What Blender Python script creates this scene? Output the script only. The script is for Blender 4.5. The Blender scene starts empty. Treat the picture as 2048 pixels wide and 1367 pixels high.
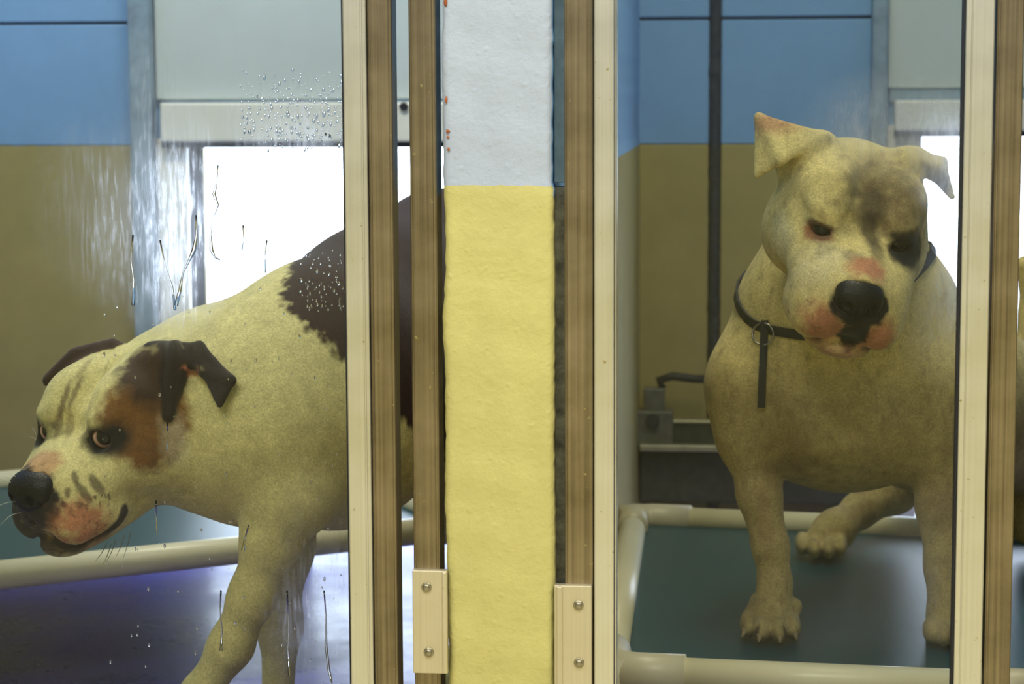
import bpy, bmesh, math, random
import numpy as np
from mathutils import Vector, Matrix, Quaternion

random.seed(7)
S = bpy.context.scene
C = S.collection

# ------------------------------------------------------------------ camera
FPX, W, H = 4400.0, 2048.0, 1367.0
CAMZ, CAMD = 0.93, 2.047
cam_d = bpy.data.cameras.new('camera')
cam_d.sensor_width = 36.0
cam_d.lens = 36.0 * FPX / W
cam_d.clip_start = 0.02
cam = bpy.data.objects.new('camera', cam_d)
C.objects.link(cam)
yaw, pitch, roll = math.atan(456 / FPX), math.atan(513 / FPX), math.radians(-0.27)
RM = Matrix.Rotation(yaw, 3, 'Z') @ Matrix.Rotation(math.pi / 2 - pitch, 3, 'X') @ Matrix.Rotation(roll, 3, 'Z')
CL = Vector((0, -CAMD, CAMZ))
cam.matrix_world = Matrix.Translation(CL) @ RM.to_4x4()
cam_d.dof.use_dof = True
cam_d.dof.focus_distance = 2.25
cam_d.dof.aperture_fstop = 9.0
S.camera = cam
RC, UC, VC = RM @ Vector((1, 0, 0)), RM @ Vector((0, 1, 0)), RM @ Vector((0, 0, 1))

# ------------------------------------------------------------------ world and exposure
wd = bpy.data.worlds.new('overcast_sky')
S.world = wd
wd.use_nodes = True
bg = wd.node_tree.nodes['Background']
bg.inputs[0].default_value = (0.70, 0.82, 1.0, 1)
bg.inputs[1].default_value = 7.0
S.view_settings.view_transform = 'Standard'
S.view_settings.look = 'None'
S.view_settings.gamma = 1.0
S.view_settings.exposure = 0.0
S.view_settings.use_curve_mapping = False
cy = S.cycles
cy.max_bounces, cy.diffuse_bounces, cy.glossy_bounces, cy.transmission_bounces, cy.transparent_max_bounces = 7, 3, 3, 5, 10
cy.caustics_reflective = cy.caustics_refractive = False
cy.sample_clamp_indirect = 4.0
cy.use_adaptive_sampling = True
cy.adaptive_threshold = 0.04

def lamp(name, loc, size, energy, col, rot=(0, 0, 0)):
    l = bpy.data.lights.new(name, 'AREA')
    l.shape = 'RECTANGLE'
    l.size, l.size_y = size
    l.energy = energy
    l.color = col
    o = bpy.data.objects.new(name, l)
    o.location = loc
    o.rotation_euler = rot
    C.objects.link(o)
    return o

# fluorescent ceiling fixtures: two in the corridor, one in each kennel
lamp('corridor_light', (-0.8, -1.25, 2.36), (1.2, 0.3), 33.5, (0.99, 1.0, 0.94))
lamp('corridor_light', (0.9, -1.25, 2.36), (1.2, 0.3), 33.5, (0.99, 1.0, 0.94))
lamp('kennel_light', (-0.85, 0.95, 2.16), (0.9, 0.25), 19, (1.0, 0.95, 0.78))
lamp('kennel_light', (0.12, 0.70, 2.16), (0.4, 0.8), 12, (1.0, 0.94, 0.66))

# ------------------------------------------------------------------ helpers
def ray(px, py):
    return RM @ Vector(((px - W / 2) / FPX, (H / 2 - py) / FPX, -1.0))

def P(px, py, Y):                       # the point of depth Y that stands there
    d = ray(px, py)
    return CL + d * ((Y - CL.y) / d.y)

def PZ(px, py, z):                      # the point of height z that stands there
    d = ray(px, py)
    return CL + d * ((z - CL.z) / d.z)

def PXS(p):                             # metres per pixel at a point
    return (CL - Vector(p)).dot(VC) / FPX

def X0(px, Y, py=683):
    return P(px, py, Y).x

def Z0(py, Y, px=1024):
    return P(px, py, Y).z

def link(name, me, mat, parent=None):
    o = bpy.data.objects.new(name, me)
    C.objects.link(o)
    if mat is not None:
        if isinstance(mat, (list, tuple)):
            for m in mat:
                me.materials.append(m)
        else:
            me.materials.append(mat)
    if parent is not None:
        o.parent = parent
        o.matrix_parent_inverse = Matrix.Identity(4)
    return o

def from_bm(name, bm, mat, parent=None, smooth=False):
    me = bpy.data.meshes.new(name)
    bm.to_mesh(me)
    bm.free()
    if smooth:
        me.polygons.foreach_set('use_smooth', [True] * len(me.polygons))
    return link(name, me, mat, parent)

def empty(name, loc=(0, 0, 0)):
    o = bpy.data.objects.new(name, None)
    o.empty_display_size = 0.05
    o.location = loc
    C.objects.link(o)
    return o

def tag(o, label=None, cat=None, group=None, kind=None):
    if label: o['label'] = label
    if cat: o['category'] = cat
    if group: o['group'] = group
    if kind: o['kind'] = kind
    return o

def box_bm(x0, x1, y0, y1, z0, z1, bev=0.0, seg=2, bm=None):
    own = bm is None
    b = bmesh.new()
    bmesh.ops.create_cube(b, size=1.0)
    for v in b.verts:
        v.co = Vector(((x0 + x1) / 2 + v.co.x * (x1 - x0), (y0 + y1) / 2 + v.co.y * (y1 - y0), (z0 + z1) / 2 + v.co.z * (z1 - z0)))
    if bev > 0:
        bmesh.ops.bevel(b, geom=list(b.edges), offset=bev, segments=seg, affect='EDGES', profile=0.5)
    if own:
        return b
    me = bpy.data.meshes.new('t')
    b.to_mesh(me); b.free()
    bm.from_mesh(me)
    bpy.data.meshes.remove(me)
    return bm

def box(name, x0, x1, y0, y1, z0, z1, mat, parent=None, bev=0.0, seg=2):
    return from_bm(name, box_bm(x0, x1, y0, y1, z0, z1, bev, seg), mat, parent, smooth=False)

def tube_bm(pts, rad, n=12, bm=None, caps=True):
    """tube along points, radius constant or per point"""
    bm = bm or bmesh.new()
    pts = [Vector(p) for p in pts]
    rads = rad if isinstance(rad, (list, tuple)) else [rad] * len(pts)
    rings = []
    up = None
    for i, p in enumerate(pts):
        t = (pts[min(i + 1, len(pts) - 1)] - pts[max(i - 1, 0)]).normalized()
        if up is None:
            up = t.orthogonal().normalized()
        else:
            up = (up - t * up.dot(t)).normalized()
        s = t.cross(up)
        rings.append([bm.verts.new(p + (up * math.cos(2 * math.pi * k / n) + s * math.sin(2 * math.pi * k / n)) * rads[i]) for k in range(n)])
    for a, b in zip(rings[:-1], rings[1:]):
        for k in range(n):
            bm.faces.new((a[k], a[(k + 1) % n], b[(k + 1) % n], b[k]))
    if caps:
        bm.faces.new(rings[0][::-1])
        bm.faces.new(rings[-1])
    bmesh.ops.recalc_face_normals(bm, faces=list(bm.faces))
    return bm

def tube(name, pts, rad, mat, parent=None, n=12):
    return from_bm(name, tube_bm(pts, rad, n), mat, parent, smooth=True)

# ------------------------------------------------------------------ materials
def nodes(name):
    m = bpy.data.materials.new(name)
    m.use_nodes = True
    nt = m.node_tree
    return m, nt, nt.nodes['Principled BSDF']

def N(nt, typ, **kw):
    n = nt.nodes.new(typ)
    for k, v in kw.items():
        if k.startswith('in_'):
            key = k[3:]
            n.inputs[int(key) if key.isdigit() else key].default_value = v
        else:
            setattr(n, k, v)
    return n

def L(nt, a, b):
    nt.links.new(a, b)

def ramp(nt, fac, stops):
    r = nt.nodes.new('ShaderNodeValToRGB')
    e = r.color_ramp.elements
    while len(e) < len(stops):
        e.new(0.5)
    for el, (p, c) in zip(e, stops):
        el.position = p
        el.color = c if len(c) == 4 else (*c, 1)
    L(nt, fac, r.inputs[0])
    return r

def mix(nt, fac, a, b, blend='MIX'):
    m = nt.nodes.new('ShaderNodeMix')
    m.data_type = 'RGBA'
    m.blend_type = blend
    for sock, v in ((0, fac), (6, a), (7, b)):
        if hasattr(v, 'is_output'):
            L(nt, v, m.inputs[sock])
        elif sock == 0:
            m.inputs[0].default_value = v
        else:
            m.inputs[sock].default_value = (*v, 1) if len(v) == 3 else v
    return m.outputs[2]

def fmath(nt, op, a, b=None, clamp=False):
    m = nt.nodes.new('ShaderNodeMath')
    m.operation = op
    m.use_clamp = clamp
    for i, v in enumerate((a, b)):
        if v is None: continue
        if hasattr(v, 'is_output'):
            L(nt, v, m.inputs[i])
        else:
            m.inputs[i].default_value = v
    return m.outputs[0]

def coords(nt):
    g = nt.nodes.new('ShaderNodeNewGeometry')
    return g.outputs['Position']

def noise(nt, vec, scale, detail=4, rough=0.55, sc3=None):
    if sc3:
        mp = N(nt, 'ShaderNodeMapping')
        mp.inputs['Scale'].default_value = sc3
        L(nt, vec, mp.inputs[0])
        vec = mp.outputs[0]
    n = N(nt, 'ShaderNodeTexNoise')
    n.inputs['Scale'].default_value = scale
    n.inputs['Detail'].default_value = detail
    n.inputs['Roughness'].default_value = rough
    L(nt, vec, n.inputs['Vector'])
    return n.outputs['Fac']

def bump(nt, bsdf, h, strength, dist):
    b = N(nt, 'ShaderNodeBump')
    b.inputs['Strength'].default_value = strength
    b.inputs['Distance'].default_value = dist
    L(nt, h, b.inputs['Height'])
    L(nt, b.outputs[0], bsdf.inputs['Normal'])

def metal_mat(name, col, rough, spread=0.12, streak=60):
    m, nt, b = nodes(name)
    p = coords(nt)
    n1 = noise(nt, p, 1.0, 5, 0.6, (streak * 6, streak * 6, 2.0))
    n2 = noise(nt, p, 14, 6, 0.6)
    f = fmath(nt, 'ADD', fmath(nt, 'MULTIPLY', n1, 0.5), fmath(nt, 'MULTIPLY', n2, 0.5))
    lo = tuple(c * (1 - 2.2 * spread) for c in col)
    hi = tuple(min(1, c * (1 + 1.6 * spread)) for c in col)
    r = ramp(nt, f, [(0.3, lo), (0.7, hi)])
    sp = ramp(nt, noise(nt, p, 160, 2, 0.5), [(0.72, (0, 0, 0)), (0.78, (1, 1, 1))])
    L(nt, mix(nt, sp.outputs[0], r.outputs[0], (0.55, 0.46, 0.24)), b.inputs['Base Color'])
    b.inputs['Metallic'].default_value = 0.88
    rr = ramp(nt, n2, [(0.3, (rough - .06,) * 3), (0.7, (rough + .1,) * 3)])
    L(nt, rr.outputs[0], b.inputs['Roughness'])
    bump(nt, b, n1, 0.08, 0.001)
    return m

def plain(name, col, rough=0.5, metallic=0.0, var=0.1, scale=20, bumps=0.0, spec=0.5):
    m, nt, b = nodes(name)
    p = coords(nt)
    n = noise(nt, p, scale, 5, 0.6)
    r = ramp(nt, n, [(0.3, tuple(c * (1 - var) for c in col)), (0.7, tuple(min(1, c * (1 + var)) for c in col))])
    L(nt, r.outputs[0], b.inputs['Base Color'])
    b.inputs['Roughness'].default_value = rough
    b.inputs['Metallic'].default_value = metallic
    b.inputs['Specular IOR Level'].default_value = spec
    if bumps:
        bump(nt, b, noise(nt, p, scale * 5, 4), bumps, 0.002)
    return m

ZB = Z0(371, 0.0, 1000)                # height of the change of paint on the pillar

def paint_mat(name, blue, yellow, zb, wob=0.004, rough=0.5, bumps=0.5, rust=False, dark=None):
    """two coats of thick paint on concrete block: blue above zb, yellow below"""
    m, nt, b = nodes(name)
    p = coords(nt)
    sx = N(nt, 'ShaderNodeSeparateXYZ')
    L(nt, p, sx.inputs[0])
    nz = noise(nt, p, 40, 4)
    z = fmath(nt, 'ADD', sx.outputs[2], fmath(nt, 'MULTIPLY', fmath(nt, 'SUBTRACT', nz, 0.5), wob * 2))
    f = fmath(nt, 'GREATER_THAN', z, zb)
    n2 = noise(nt, p, 9, 6, 0.65)
    n3 = noise(nt, p, 120, 3, 0.6)
    yv = ramp(nt, n2, [(0.3, tuple(c * .90 for c in yellow)), (0.7, tuple(min(1, c * 1.08) for c in yellow))])
    bv = ramp(nt, n2, [(0.3, tuple(c * .95 for c in blue)), (0.7, tuple(min(1, c * 1.05) for c in blue))])
    col = mix(nt, f, yv.outputs[0], bv.outputs[0])
    speck = ramp(nt, n3, [(0.70, (0, 0, 0)), (0.80, (1, 1, 1))])
    col = mix(nt, fmath(nt, 'MULTIPLY', speck.outputs[0], 0.30), col, (0.42, 0.34, 0.13))
    L(nt, col, b.inputs['Base Color'])
    b.inputs['Roughness'].default_value = rough
    h1 = fmath(nt, 'MULTIPLY', noise(nt, p, 22, 8, 0.68), 0.6)
    vo = N(nt, 'ShaderNodeTexVoronoi'); vo.inputs['Scale'].default_value = 75
    L(nt, p, vo.inputs['Vector'])
    pits = ramp(nt, vo.outputs['Distance'], [(0.0, (1, 1, 1)), (0.22, (0, 0, 0))])
    h1 = fmath(nt, 'ADD', h1, fmath(nt, 'MULTIPLY', noise(nt, p, 110, 4, 0.6), 0.45))
    h = fmath(nt, 'ADD', h1, fmath(nt, 'MULTIPLY', pits.outputs[0], fmath(nt, 'MULTIPLY', noise(nt, p, 14, 2), 0.35)))
    bump(nt, b, h, bumps, 0.006)
    return m

BLUE_P, YEL_P = (0.54, 0.61, 0.74), (0.72, 0.65, 0.235)
M = {}
M['pillar'] = paint_mat('pillar_paint', BLUE_P, YEL_P, ZB, 0.003, 0.55, 0.42)
ZBI = Z0(289, 1.8, 1024)
M['inner'] = paint_mat('kennel_wall_paint', (0.24, 0.45, 0.76), (0.42, 0.35, 0.14), ZBI, 0.002, 0.7, 0.15)  # lower half is the pillar's yellow, darkened for the dim kennel light
M['opposite'] = paint_mat('corridor_wall_paint', (0.50, 0.50, 0.55), YEL_P, 0.80, 0.003, 0.5, 0.3)
M['alu'] = metal_mat('door_stile_aluminium', (0.86, 0.84, 0.76), 0.34, 0.06)
M['bronze'] = metal_mat('tarnished_post_metal', (0.35, 0.285, 0.185), 0.34, 0.26)
M['plate'] = metal_mat('bracket_aluminium', (0.86, 0.78, 0.58), 0.5, 0.05)
M['screw'] = plain('screw_steel', (0.42, 0.38, 0.28), 0.3, 0.9, 0.15, 300)
M['gasket'] = plain('black_gasket', (0.02, 0.02, 0.025), 0.6)
M['white_panel'] = plain('white_panel_plastic', (0.66, 0.73, 0.73), 0.35, 0, 0.05, 6)
M['white_bar'] = plain('white_rail_plastic', (0.93, 0.91, 0.82), 0.35, 0, 0.05, 8)
M['guide'] = plain('grey_guide_rail', (0.28, 0.38, 0.47), 0.45, 0.1, 0.2, 40)
M['dark'] = plain('dark_slot', (0.03, 0.03, 0.035), 0.6)
M['joint'] = plain('dark_sealant_joint', (0.035, 0.04, 0.05), 0.6, 0, 0.5, 120, 0.6)
M['pvc'] = plain('cream_pvc_pipe', (0.72, 0.66, 0.44), 0.35, 0, 0.05, 10)
M['fitting'] = plain('tan_pvc_fitting', (0.56, 0.50, 0.34), 0.4, 0, 0.06, 12)
M['vinyl'] = plain('teal_vinyl_sling', (0.010, 0.065, 0.085), 0.28, 0, 0.35, 260, 0.15, 0.2)
M['ceiling'] = plain('ceiling_paint', (0.6, 0.6, 0.58), 0.7)
M['concrete'] = plain('outdoor_concrete', (0.62, 0.61, 0.60), 0.8, 0, 0.1, 8)
M['bracket_grey'] = plain('grey_cast_bracket', (0.16, 0.16, 0.13), 0.5, 0.3, 0.25, 60, 0.3)
M['ledge'] = plain('worn_metal_ledge', (0.55, 0.52, 0.36), 0.35, 0.6, 0.15, 40)
M['board'] = plain('dark_kickboard', (0.05, 0.055, 0.05), 0.5, 0, 0.3, 60)

def floor_mat(name, col, rlo, rhi, spec=0.5):
    m, nt, b = nodes(name)
    p = coords(nt)
    n = noise(nt, p, 6, 6, 0.65)
    n2 = noise(nt, p, 180, 3)
    r = ramp(nt, n, [(0.3, tuple(c * .75 for c in col)), (0.7, tuple(c * 1.25 for c in col))])
    sp = ramp(nt, n2, [(0.35, (0.7,) * 3), (0.65, (1.2,) * 3)])
    L(nt, mix(nt, 1.0, r.outputs[0], sp.outputs[0], 'MULTIPLY'), b.inputs['Base Color'])
    rr = ramp(nt, n, [(0.35, (rlo,) * 3), (0.65, (rhi,) * 3)])
    L(nt, rr.outputs[0], b.inputs['Roughness'])
    b.inputs['Specular IOR Level'].default_value = spec
    bump(nt, b, n2, 0.12, 0.002)
    return m
M['floor'] = floor_mat('wet_epoxy_floor', (0.085, 0.08, 0.40), 0.22, 0.42, 0.16)
M['corridor_floor'] = floor_mat('corridor_floor', (0.66, 0.58, 0.36), 0.3, 0.5)

def glass_mat(name, film):
    """clear sheet with a dirty film: film(nt, pos) returns the film's density 0..1"""
    m = bpy.data.materials.new(name)
    m.use_nodes = True
    nt = m.node_tree
    nt.nodes.remove(nt.nodes['Principled BSDF'])
    out = nt.nodes['Material Output']
    tr = N(nt, 'ShaderNodeBsdfTransparent'); tr.inputs[0].default_value = (0.965, 0.975, 0.97, 1)
    gl = N(nt, 'ShaderNodeBsdfGlossy'); gl.inputs['Roughness'].default_value = 0.03
    lw = N(nt, 'ShaderNodeLayerWeight'); lw.inputs[0].default_value = 0.5
    fr = fmath(nt, 'ADD', fmath(nt, 'MULTIPLY', fmath(nt, 'POWER', lw.outputs['Facing'], 5.0), 0.6), 0.015)
    m1 = N(nt, 'ShaderNodeMixShader')
    L(nt, fr, m1.inputs[0]); L(nt, tr.outputs[0], m1.inputs[1]); L(nt, gl.outputs[0], m1.inputs[2])
    sh = m1.outputs[0]
    if film:
        tl = N(nt, 'ShaderNodeBsdfTranslucent'); tl.inputs[0].default_value = (0.86, 0.87, 0.92, 1)
        df = N(nt, 'ShaderNodeBsdfDiffuse'); df.inputs[0].default_value = (0.55, 0.56, 0.58, 1)
        ms0 = N(nt, 'ShaderNodeMixShader'); ms0.inputs[0].default_value = 0.30
        L(nt, tl.outputs[0], ms0.inputs[1]); L(nt, df.outputs[0], ms0.inputs[2])
        rf = N(nt, 'ShaderNodeBsdfRefraction'); rf.inputs['IOR'].default_value = 1.33; rf.inputs['Roughness'].default_value = 0.40
        rf.inputs[0].default_value = (0.93, 0.93, 0.97, 1)
        ms = N(nt, 'ShaderNodeMixShader'); ms.inputs[0].default_value = 0.5
        L(nt, ms0.outputs[0], ms.inputs[1]); L(nt, rf.outputs[0], ms.inputs[2])
        m2 = N(nt, 'ShaderNodeMixShader')
        L(nt, film(nt, coords(nt)), m2.inputs[0]); L(nt, sh, m2.inputs[1]); L(nt, ms.outputs[0], m2.inputs[2])
        sh = m2.outputs[0]
    L(nt, sh, out.inputs['Surface'])
    return m

def blob(nt, pos, px, py, Y, rx, ry, soft=1.0):
    """soft patch on the pane around a spot, 1 inside to 0 outside"""
    c = P(px, py, Y)
    s = PXS(c)
    mp = N(nt, 'ShaderNodeMapping')
    mp.vector_type = 'POINT'
    k = (1 / (rx * s), 1.0, 1 / (ry * s))
    mp.inputs['Scale'].default_value = k
    mp.inputs['Location'].default_value = (-c.x * k[0], -c.y, -c.z * k[2])
    L(nt, pos, mp.inputs[0])
    ln = N(nt, 'ShaderNodeVectorMath', operation='LENGTH')
    L(nt, mp.outputs[0], ln.inputs[0])
    return fmath(nt, 'MULTIPLY', fmath(nt, 'SUBTRACT', 1.0, ln.outputs['Value'], True), 1.6 * soft, True)

def maxs(nt, xs):
    a = xs[0]
    for b in xs[1:]:
        a = fmath(nt, 'MAXIMUM', a, b)
    return a

GY = 0.012                                  # depth of the glass in the doors
def film_left(nt, pos):
    fine = noise(nt, pos, 1.0, 6, 0.7, (260, 260, 26))
    wide = noise(nt, pos, 1.0, 5, 0.65, (45, 45, 10))
    spk = noise(nt, pos, 420, 2, 0.5)
    wet = maxs(nt, [blob(nt, pos, 345, 440, GY, 140, 290), blob(nt, pos, 240, 420, GY, 210, 210, .75),
                    blob(nt, pos, 300, 200, GY, 70, 160, .5), blob(nt, pos, 600, 250, GY, 190, 110, .6),
                    blob(nt, pos, 640, 1190, GY, 170, 260, .45)])
    s1 = ramp(nt, fmath(nt, 'ADD', fmath(nt, 'MULTIPLY', fine, .6), fmath(nt, 'MULTIPLY', wide, .4)), [(0.46, (0,) * 3), (0.66, (1,) * 3)])
    s2 = ramp(nt, spk, [(0.70, (0,) * 3), (0.76, (1,) * 3)])
    brk = ramp(nt, noise(nt, pos, 1.0, 5, 0.65, (75, 75, 48)), [(0.38, (.25,) * 3), (0.62, (1.15,) * 3)])
    a = fmath(nt, 'MULTIPLY', wet, fmath(nt, 'ADD', fmath(nt, 'MULTIPLY', fmath(nt, 'MULTIPLY', s1.outputs[0], brk.outputs[0]), 0.72), 0.12))
    b = fmath(nt, 'MULTIPLY', s2.outputs[0], fmath(nt, 'ADD', fmath(nt, 'MULTIPLY', wet, 0.25), 0.05))
    c = fmath(nt, 'ADD', fmath(nt, 'MULTIPLY', wide, 0.030), 0.002)
    return fmath(nt, 'ADD', fmath(nt, 'ADD', a, b), c, True)

def film_right(nt, pos):
    fine = noise(nt, pos, 1.0, 6, 0.7, (120, 120, 30))
    wide = noise(nt, pos, 14.0, 5, 0.65)
    spk = noise(nt, pos, 420, 2, 0.5)
    wet = maxs(nt, [blob(nt, pos, 1740, 250, GY, 150, 120, .8), blob(nt, pos, 1870, 290, GY, 90, 140, 1.0),
                    blob(nt, pos, 1890, 640, GY, 100, 150, .55), blob(nt, pos, 1850, 1150, GY, 180, 200, .3)])
    s1 = ramp(nt, fine, [(0.40, (0,) * 3), (0.68, (1,) * 3)])
    s2 = ramp(nt, spk, [(0.70, (0,) * 3), (0.75, (1,) * 3)])
    a = fmath(nt, 'MULTIPLY', wet, fmath(nt, 'ADD', fmath(nt, 'MULTIPLY', s1.outputs[0], 0.34), 0.30))
    b = fmath(nt, 'MULTIPLY', s2.outputs[0], fmath(nt, 'ADD', fmath(nt, 'MULTIPLY', wet, 0.15), 0.07))
    c = fmath(nt, 'ADD', fmath(nt, 'MULTIPLY', wide, 0.022), 0.0)
    return fmath(nt, 'ADD', fmath(nt, 'ADD', a, b), c, True)

M['glass_clear'] = glass_mat('clear_glass', None)
M['glass_left'] = glass_mat('wet_smeared_glass', film_left)
M['glass_right'] = glass_mat('scratched_glass', film_right)

def water_mat():
    m, nt, b = nodes('water')
    b.inputs['Base Color'].default_value = (1, 1, 1, 1)
    b.inputs['Transmission Weight'].default_value = 1.0
    b.inputs['IOR'].default_value = 1.33
    b.inputs['Roughness'].default_value = 0.02
    return m
M['water'] = water_mat()

# ------------------------------------------------------------------ the building
ZC = 2.4
FZ = 0.116                               # height of the floors
YB = 1.8
PX0, PX1 = X0(890, 0), X0(1104, 0)
XL, XR = -1.62, 0.98
YW = -2.7
struct = lambda o, label, cat=None: tag(o, label, None, None, 'structure')

fl = box('floor', XL - 0.2, XR + 0.2, 0.0, YB + 0.14, FZ - .1, FZ, M['floor'])
struct(fl, 'wet blue grey epoxy floor of the two kennels')
fc = box('floor', -4.0, 4.0, YW - .2, 0.0, FZ - .1, FZ, M['corridor_floor'])
struct(fc, 'tan painted corridor floor in front of the kennels')
ce = box('ceiling', -4.0, 4.0, YW - .2, 0.12, ZC, ZC + 0.1, M['ceiling'])
struct(ce, 'white corridor ceiling')
ce2 = box('ceiling', XL - 0.2, XR + 0.2, 0.12, YB + 0.14, 2.2, ZC + 0.1, M['ceiling'])
struct(ce2, 'white ceiling over the kennels')
wo = box('wall_opposite', -4.0, 4.0, YW - .2, YW, 0, ZC, M['opposite'])
struct(wo, 'two tone block wall across the corridor')
struct(box('wall_corridor_left', -4.2, -4.0, YW - .2, 0.12, 0, ZC, M['opposite']), 'end wall of the corridor')
struct(box('wall_corridor_right', 4.0, 4.2, YW - .2, 0.12, 0, ZC, M['opposite']), 'far end wall of the corridor')
struct(box('wall_left', XL - 0.2, XL, 0.0, YB, 0, 2.2, M['inner']), 'painted side wall of the left kennel')
struct(box('wall_right', XR, XR + 0.2, 0.0, YB, 0, 2.2, M['inner']), 'painted side wall of the right kennel')

# --- the pillar: end of the block partition, thick uneven paint, wavy edges
def make_pillar():
    bm = bmesh.new()
    nz, nx = 360, 26
    z0, z1 = 0.0, ZC
    rng = random.Random(3); rng2 = random.Random(8)
    ph = [rng.uniform(0, 6.28) for _ in range(8)]
    def wl(z):
        w = 0.0010 * math.sin(z * 17 + ph[0]) + 0.0004 * math.sin(z * 61 + ph[1]) + 0.0003 * math.sin(z * 240 + ph[2])
        w -= 0.0035 * math.exp(-((z - Z0(655, 0)) / 0.03) ** 2)
        return w + rng2.uniform(-.0003, .0003)
    def wr(z):
        return 0.0004 * math.sin(z * 23 + ph[3]) + 0.0002 * math.sin(z * 210 + ph[4]) + rng2.uniform(-.0003, .0003) + (0.0014 if z < ZB else 0.0)
    grid = []
    for i in range(nz + 1):
        z = z0 + (z1 - z0) * i / nz
        row = []
        for j in range(nx + 1):
            t = j / nx
            x = PX0 + wl(z) + (PX1 + wr(z) - PX0 - wl(z)) * t
            e = min(t, 1 - t) * nx
            y = 0.0035 * max(0, 1 - e / 1.5) ** 2
            y += 0.0008 * math.sin(x * 90 + z * 70 + ph[6]) * math.sin(z * 45 - x * 60 + ph[7]) + rng.uniform(-.00025, .00025)
            y -= 0.0010 if z < ZB else 0
            row.append(bm.verts.new((x, y, z)))
        grid.append(row)
    for i in range(nz):
        for j in range(nx):
            bm.faces.new((grid[i][j], grid[i][j + 1], grid[i + 1][j + 1], grid[i + 1][j]))
    for side, xw in ((0, wl), (nx, wr)):
        back = [bm.verts.new(((PX0 if side == 0 else PX1) + xw(z0 + (z1 - z0) * i / nz), YB, z0 + (z1 - z0) * i / nz)) for i in range(nz + 1)]
        for i in range(nz):
            f = (grid[i][side], grid[i + 1][side], back[i + 1], back[i])
            bm.faces.new(f if side == 0 else f[::-1])
    bmesh.ops.recalc_face_normals(bm, faces=list(bm.faces))
    for f_ in bm.faces:
        f_.material_index = 1 if abs(f_.normal.x) > .9 and max(v.co.y for v in f_.verts) > 1 else 0  # sides take the dimmer paint, shade put into the colour
    return from_bm('wall_partition', bm, [M['pillar'], M['inner']], None, True)
pil = make_pillar()
struct(pil, 'block partition end between the glass doors, pale blue above and yellow below')
# chips at the paint's left edge that show rust
M['rust'] = plain('rust_chip', (0.45, 0.12, 0.03), 0.8, 0, 0.3, 300)
for (cx, cy, w, h) in ((891, 4, 4, 9), (892, 200, 2.6, 7), (896, 262, 4, 4), (896, 274, 2.6, 3), (897, 298, 2.6, 4)):
    p = P(cx, cy, -0.0005); s = PXS(p)
    bm = bmesh.new()
    bmesh.ops.create_icosphere(bm, subdivisions=2, radius=1.0)
    for v in bm.verts:
        k = 1 + 0.25 * math.sin(v.co.x * 5 + v.co.z * 7 + cx)
        v.co = Vector((p.x + v.co.x * w * s * k, p.y + v.co.y * 0.0012, p.z + v.co.z * h * s * k))
    from_bm('paint_chip', bm, M['rust'], pil, True)

# --- the back wall, with two doorways for the sliding hatches
ZTOP_L, ZTOP_R = Z0(288, YB, 600), Z0(262, YB, 1900)
OL0, OL1 = X0(385, YB), X0(985, YB)
OR0, OR1 = X0(1836, YB), X0(2420, YB)
JX = X0(1427, YB)
PMID = (PX0 + PX1) / 2
def wall_piece(x0, x1, z0, z1, parent, bev=0.0):
    return box('wall_panel', x0, x1, YB, YB + 0.12, z0, z1, M['inner'], parent, bev)
wb = box('wall_back', PMID - 0.02, PMID + 0.02, YB + .02, YB + 0.12, 0, 2.2, M['inner'])
struct(wb, 'back wall of the kennels, blue blocks over a tan lower half')
CRS = Z0(47, YB, 130)                   # a course joint in view
def courses(x0, x1, z0, z1, offs):
    """blocks of 40 by 20 cm with recessed joints between z0 and z1"""
    box('mortar', x0, x1, YB + 0.010, YB + 0.12, z0, z1, M['joint_blue'], wb)
    hc = CRS - ZBI
    for k in range(-1, 7):
        za = CRS + k * hc
        a, b = max(za, z0), min(za + hc, z1)
        if b - a < 0.01: continue
        x = x0 - offs
        while x < x1:
            xa, xb = max(x, x0), min(x + 0.4064, x1)
            if xb - xa > 0.02:
                box('block', xa + 0.0012 * (xa > x0), xb - 0.0012 * (xb < x1), YB, YB + 0.06,
                    a + 0.0025 * (a > z0 + .001), b - 0.0025 * (b < z1 - .001), M['inner'], wb, 0.002, 1)
            x += 0.4064
M['joint_blue'] = plain('dark_mortar', (0.09, 0.12, 0.14), 0.8)
# left kennel
wall_piece(XL, OL0, 0, ZBI, wb)
courses(XL, X0(322, YB), ZBI, 2.2, -0.02 + 0.4064 - (X0(-60, YB) - XL) % 0.4064)
wall_piece(X0(322, YB), OL0, ZBI, 2.2, wb)
box('door_jamb', X0(326, YB), OL0, YB - .012, YB + .11, 0, ZTOP_L + .01, M['white_bar'], wb, .002)
box('door_jamb', X0(1766, YB), OR0, YB - .012, YB + .11, 0, ZTOP_R + .01, M['white_bar'], wb, .002)
wall_piece(OL0, OL1, ZTOP_L, 2.2, wb)
wall_piece(OL1, PX0 + .01, 0, 2.2, wb)
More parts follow.
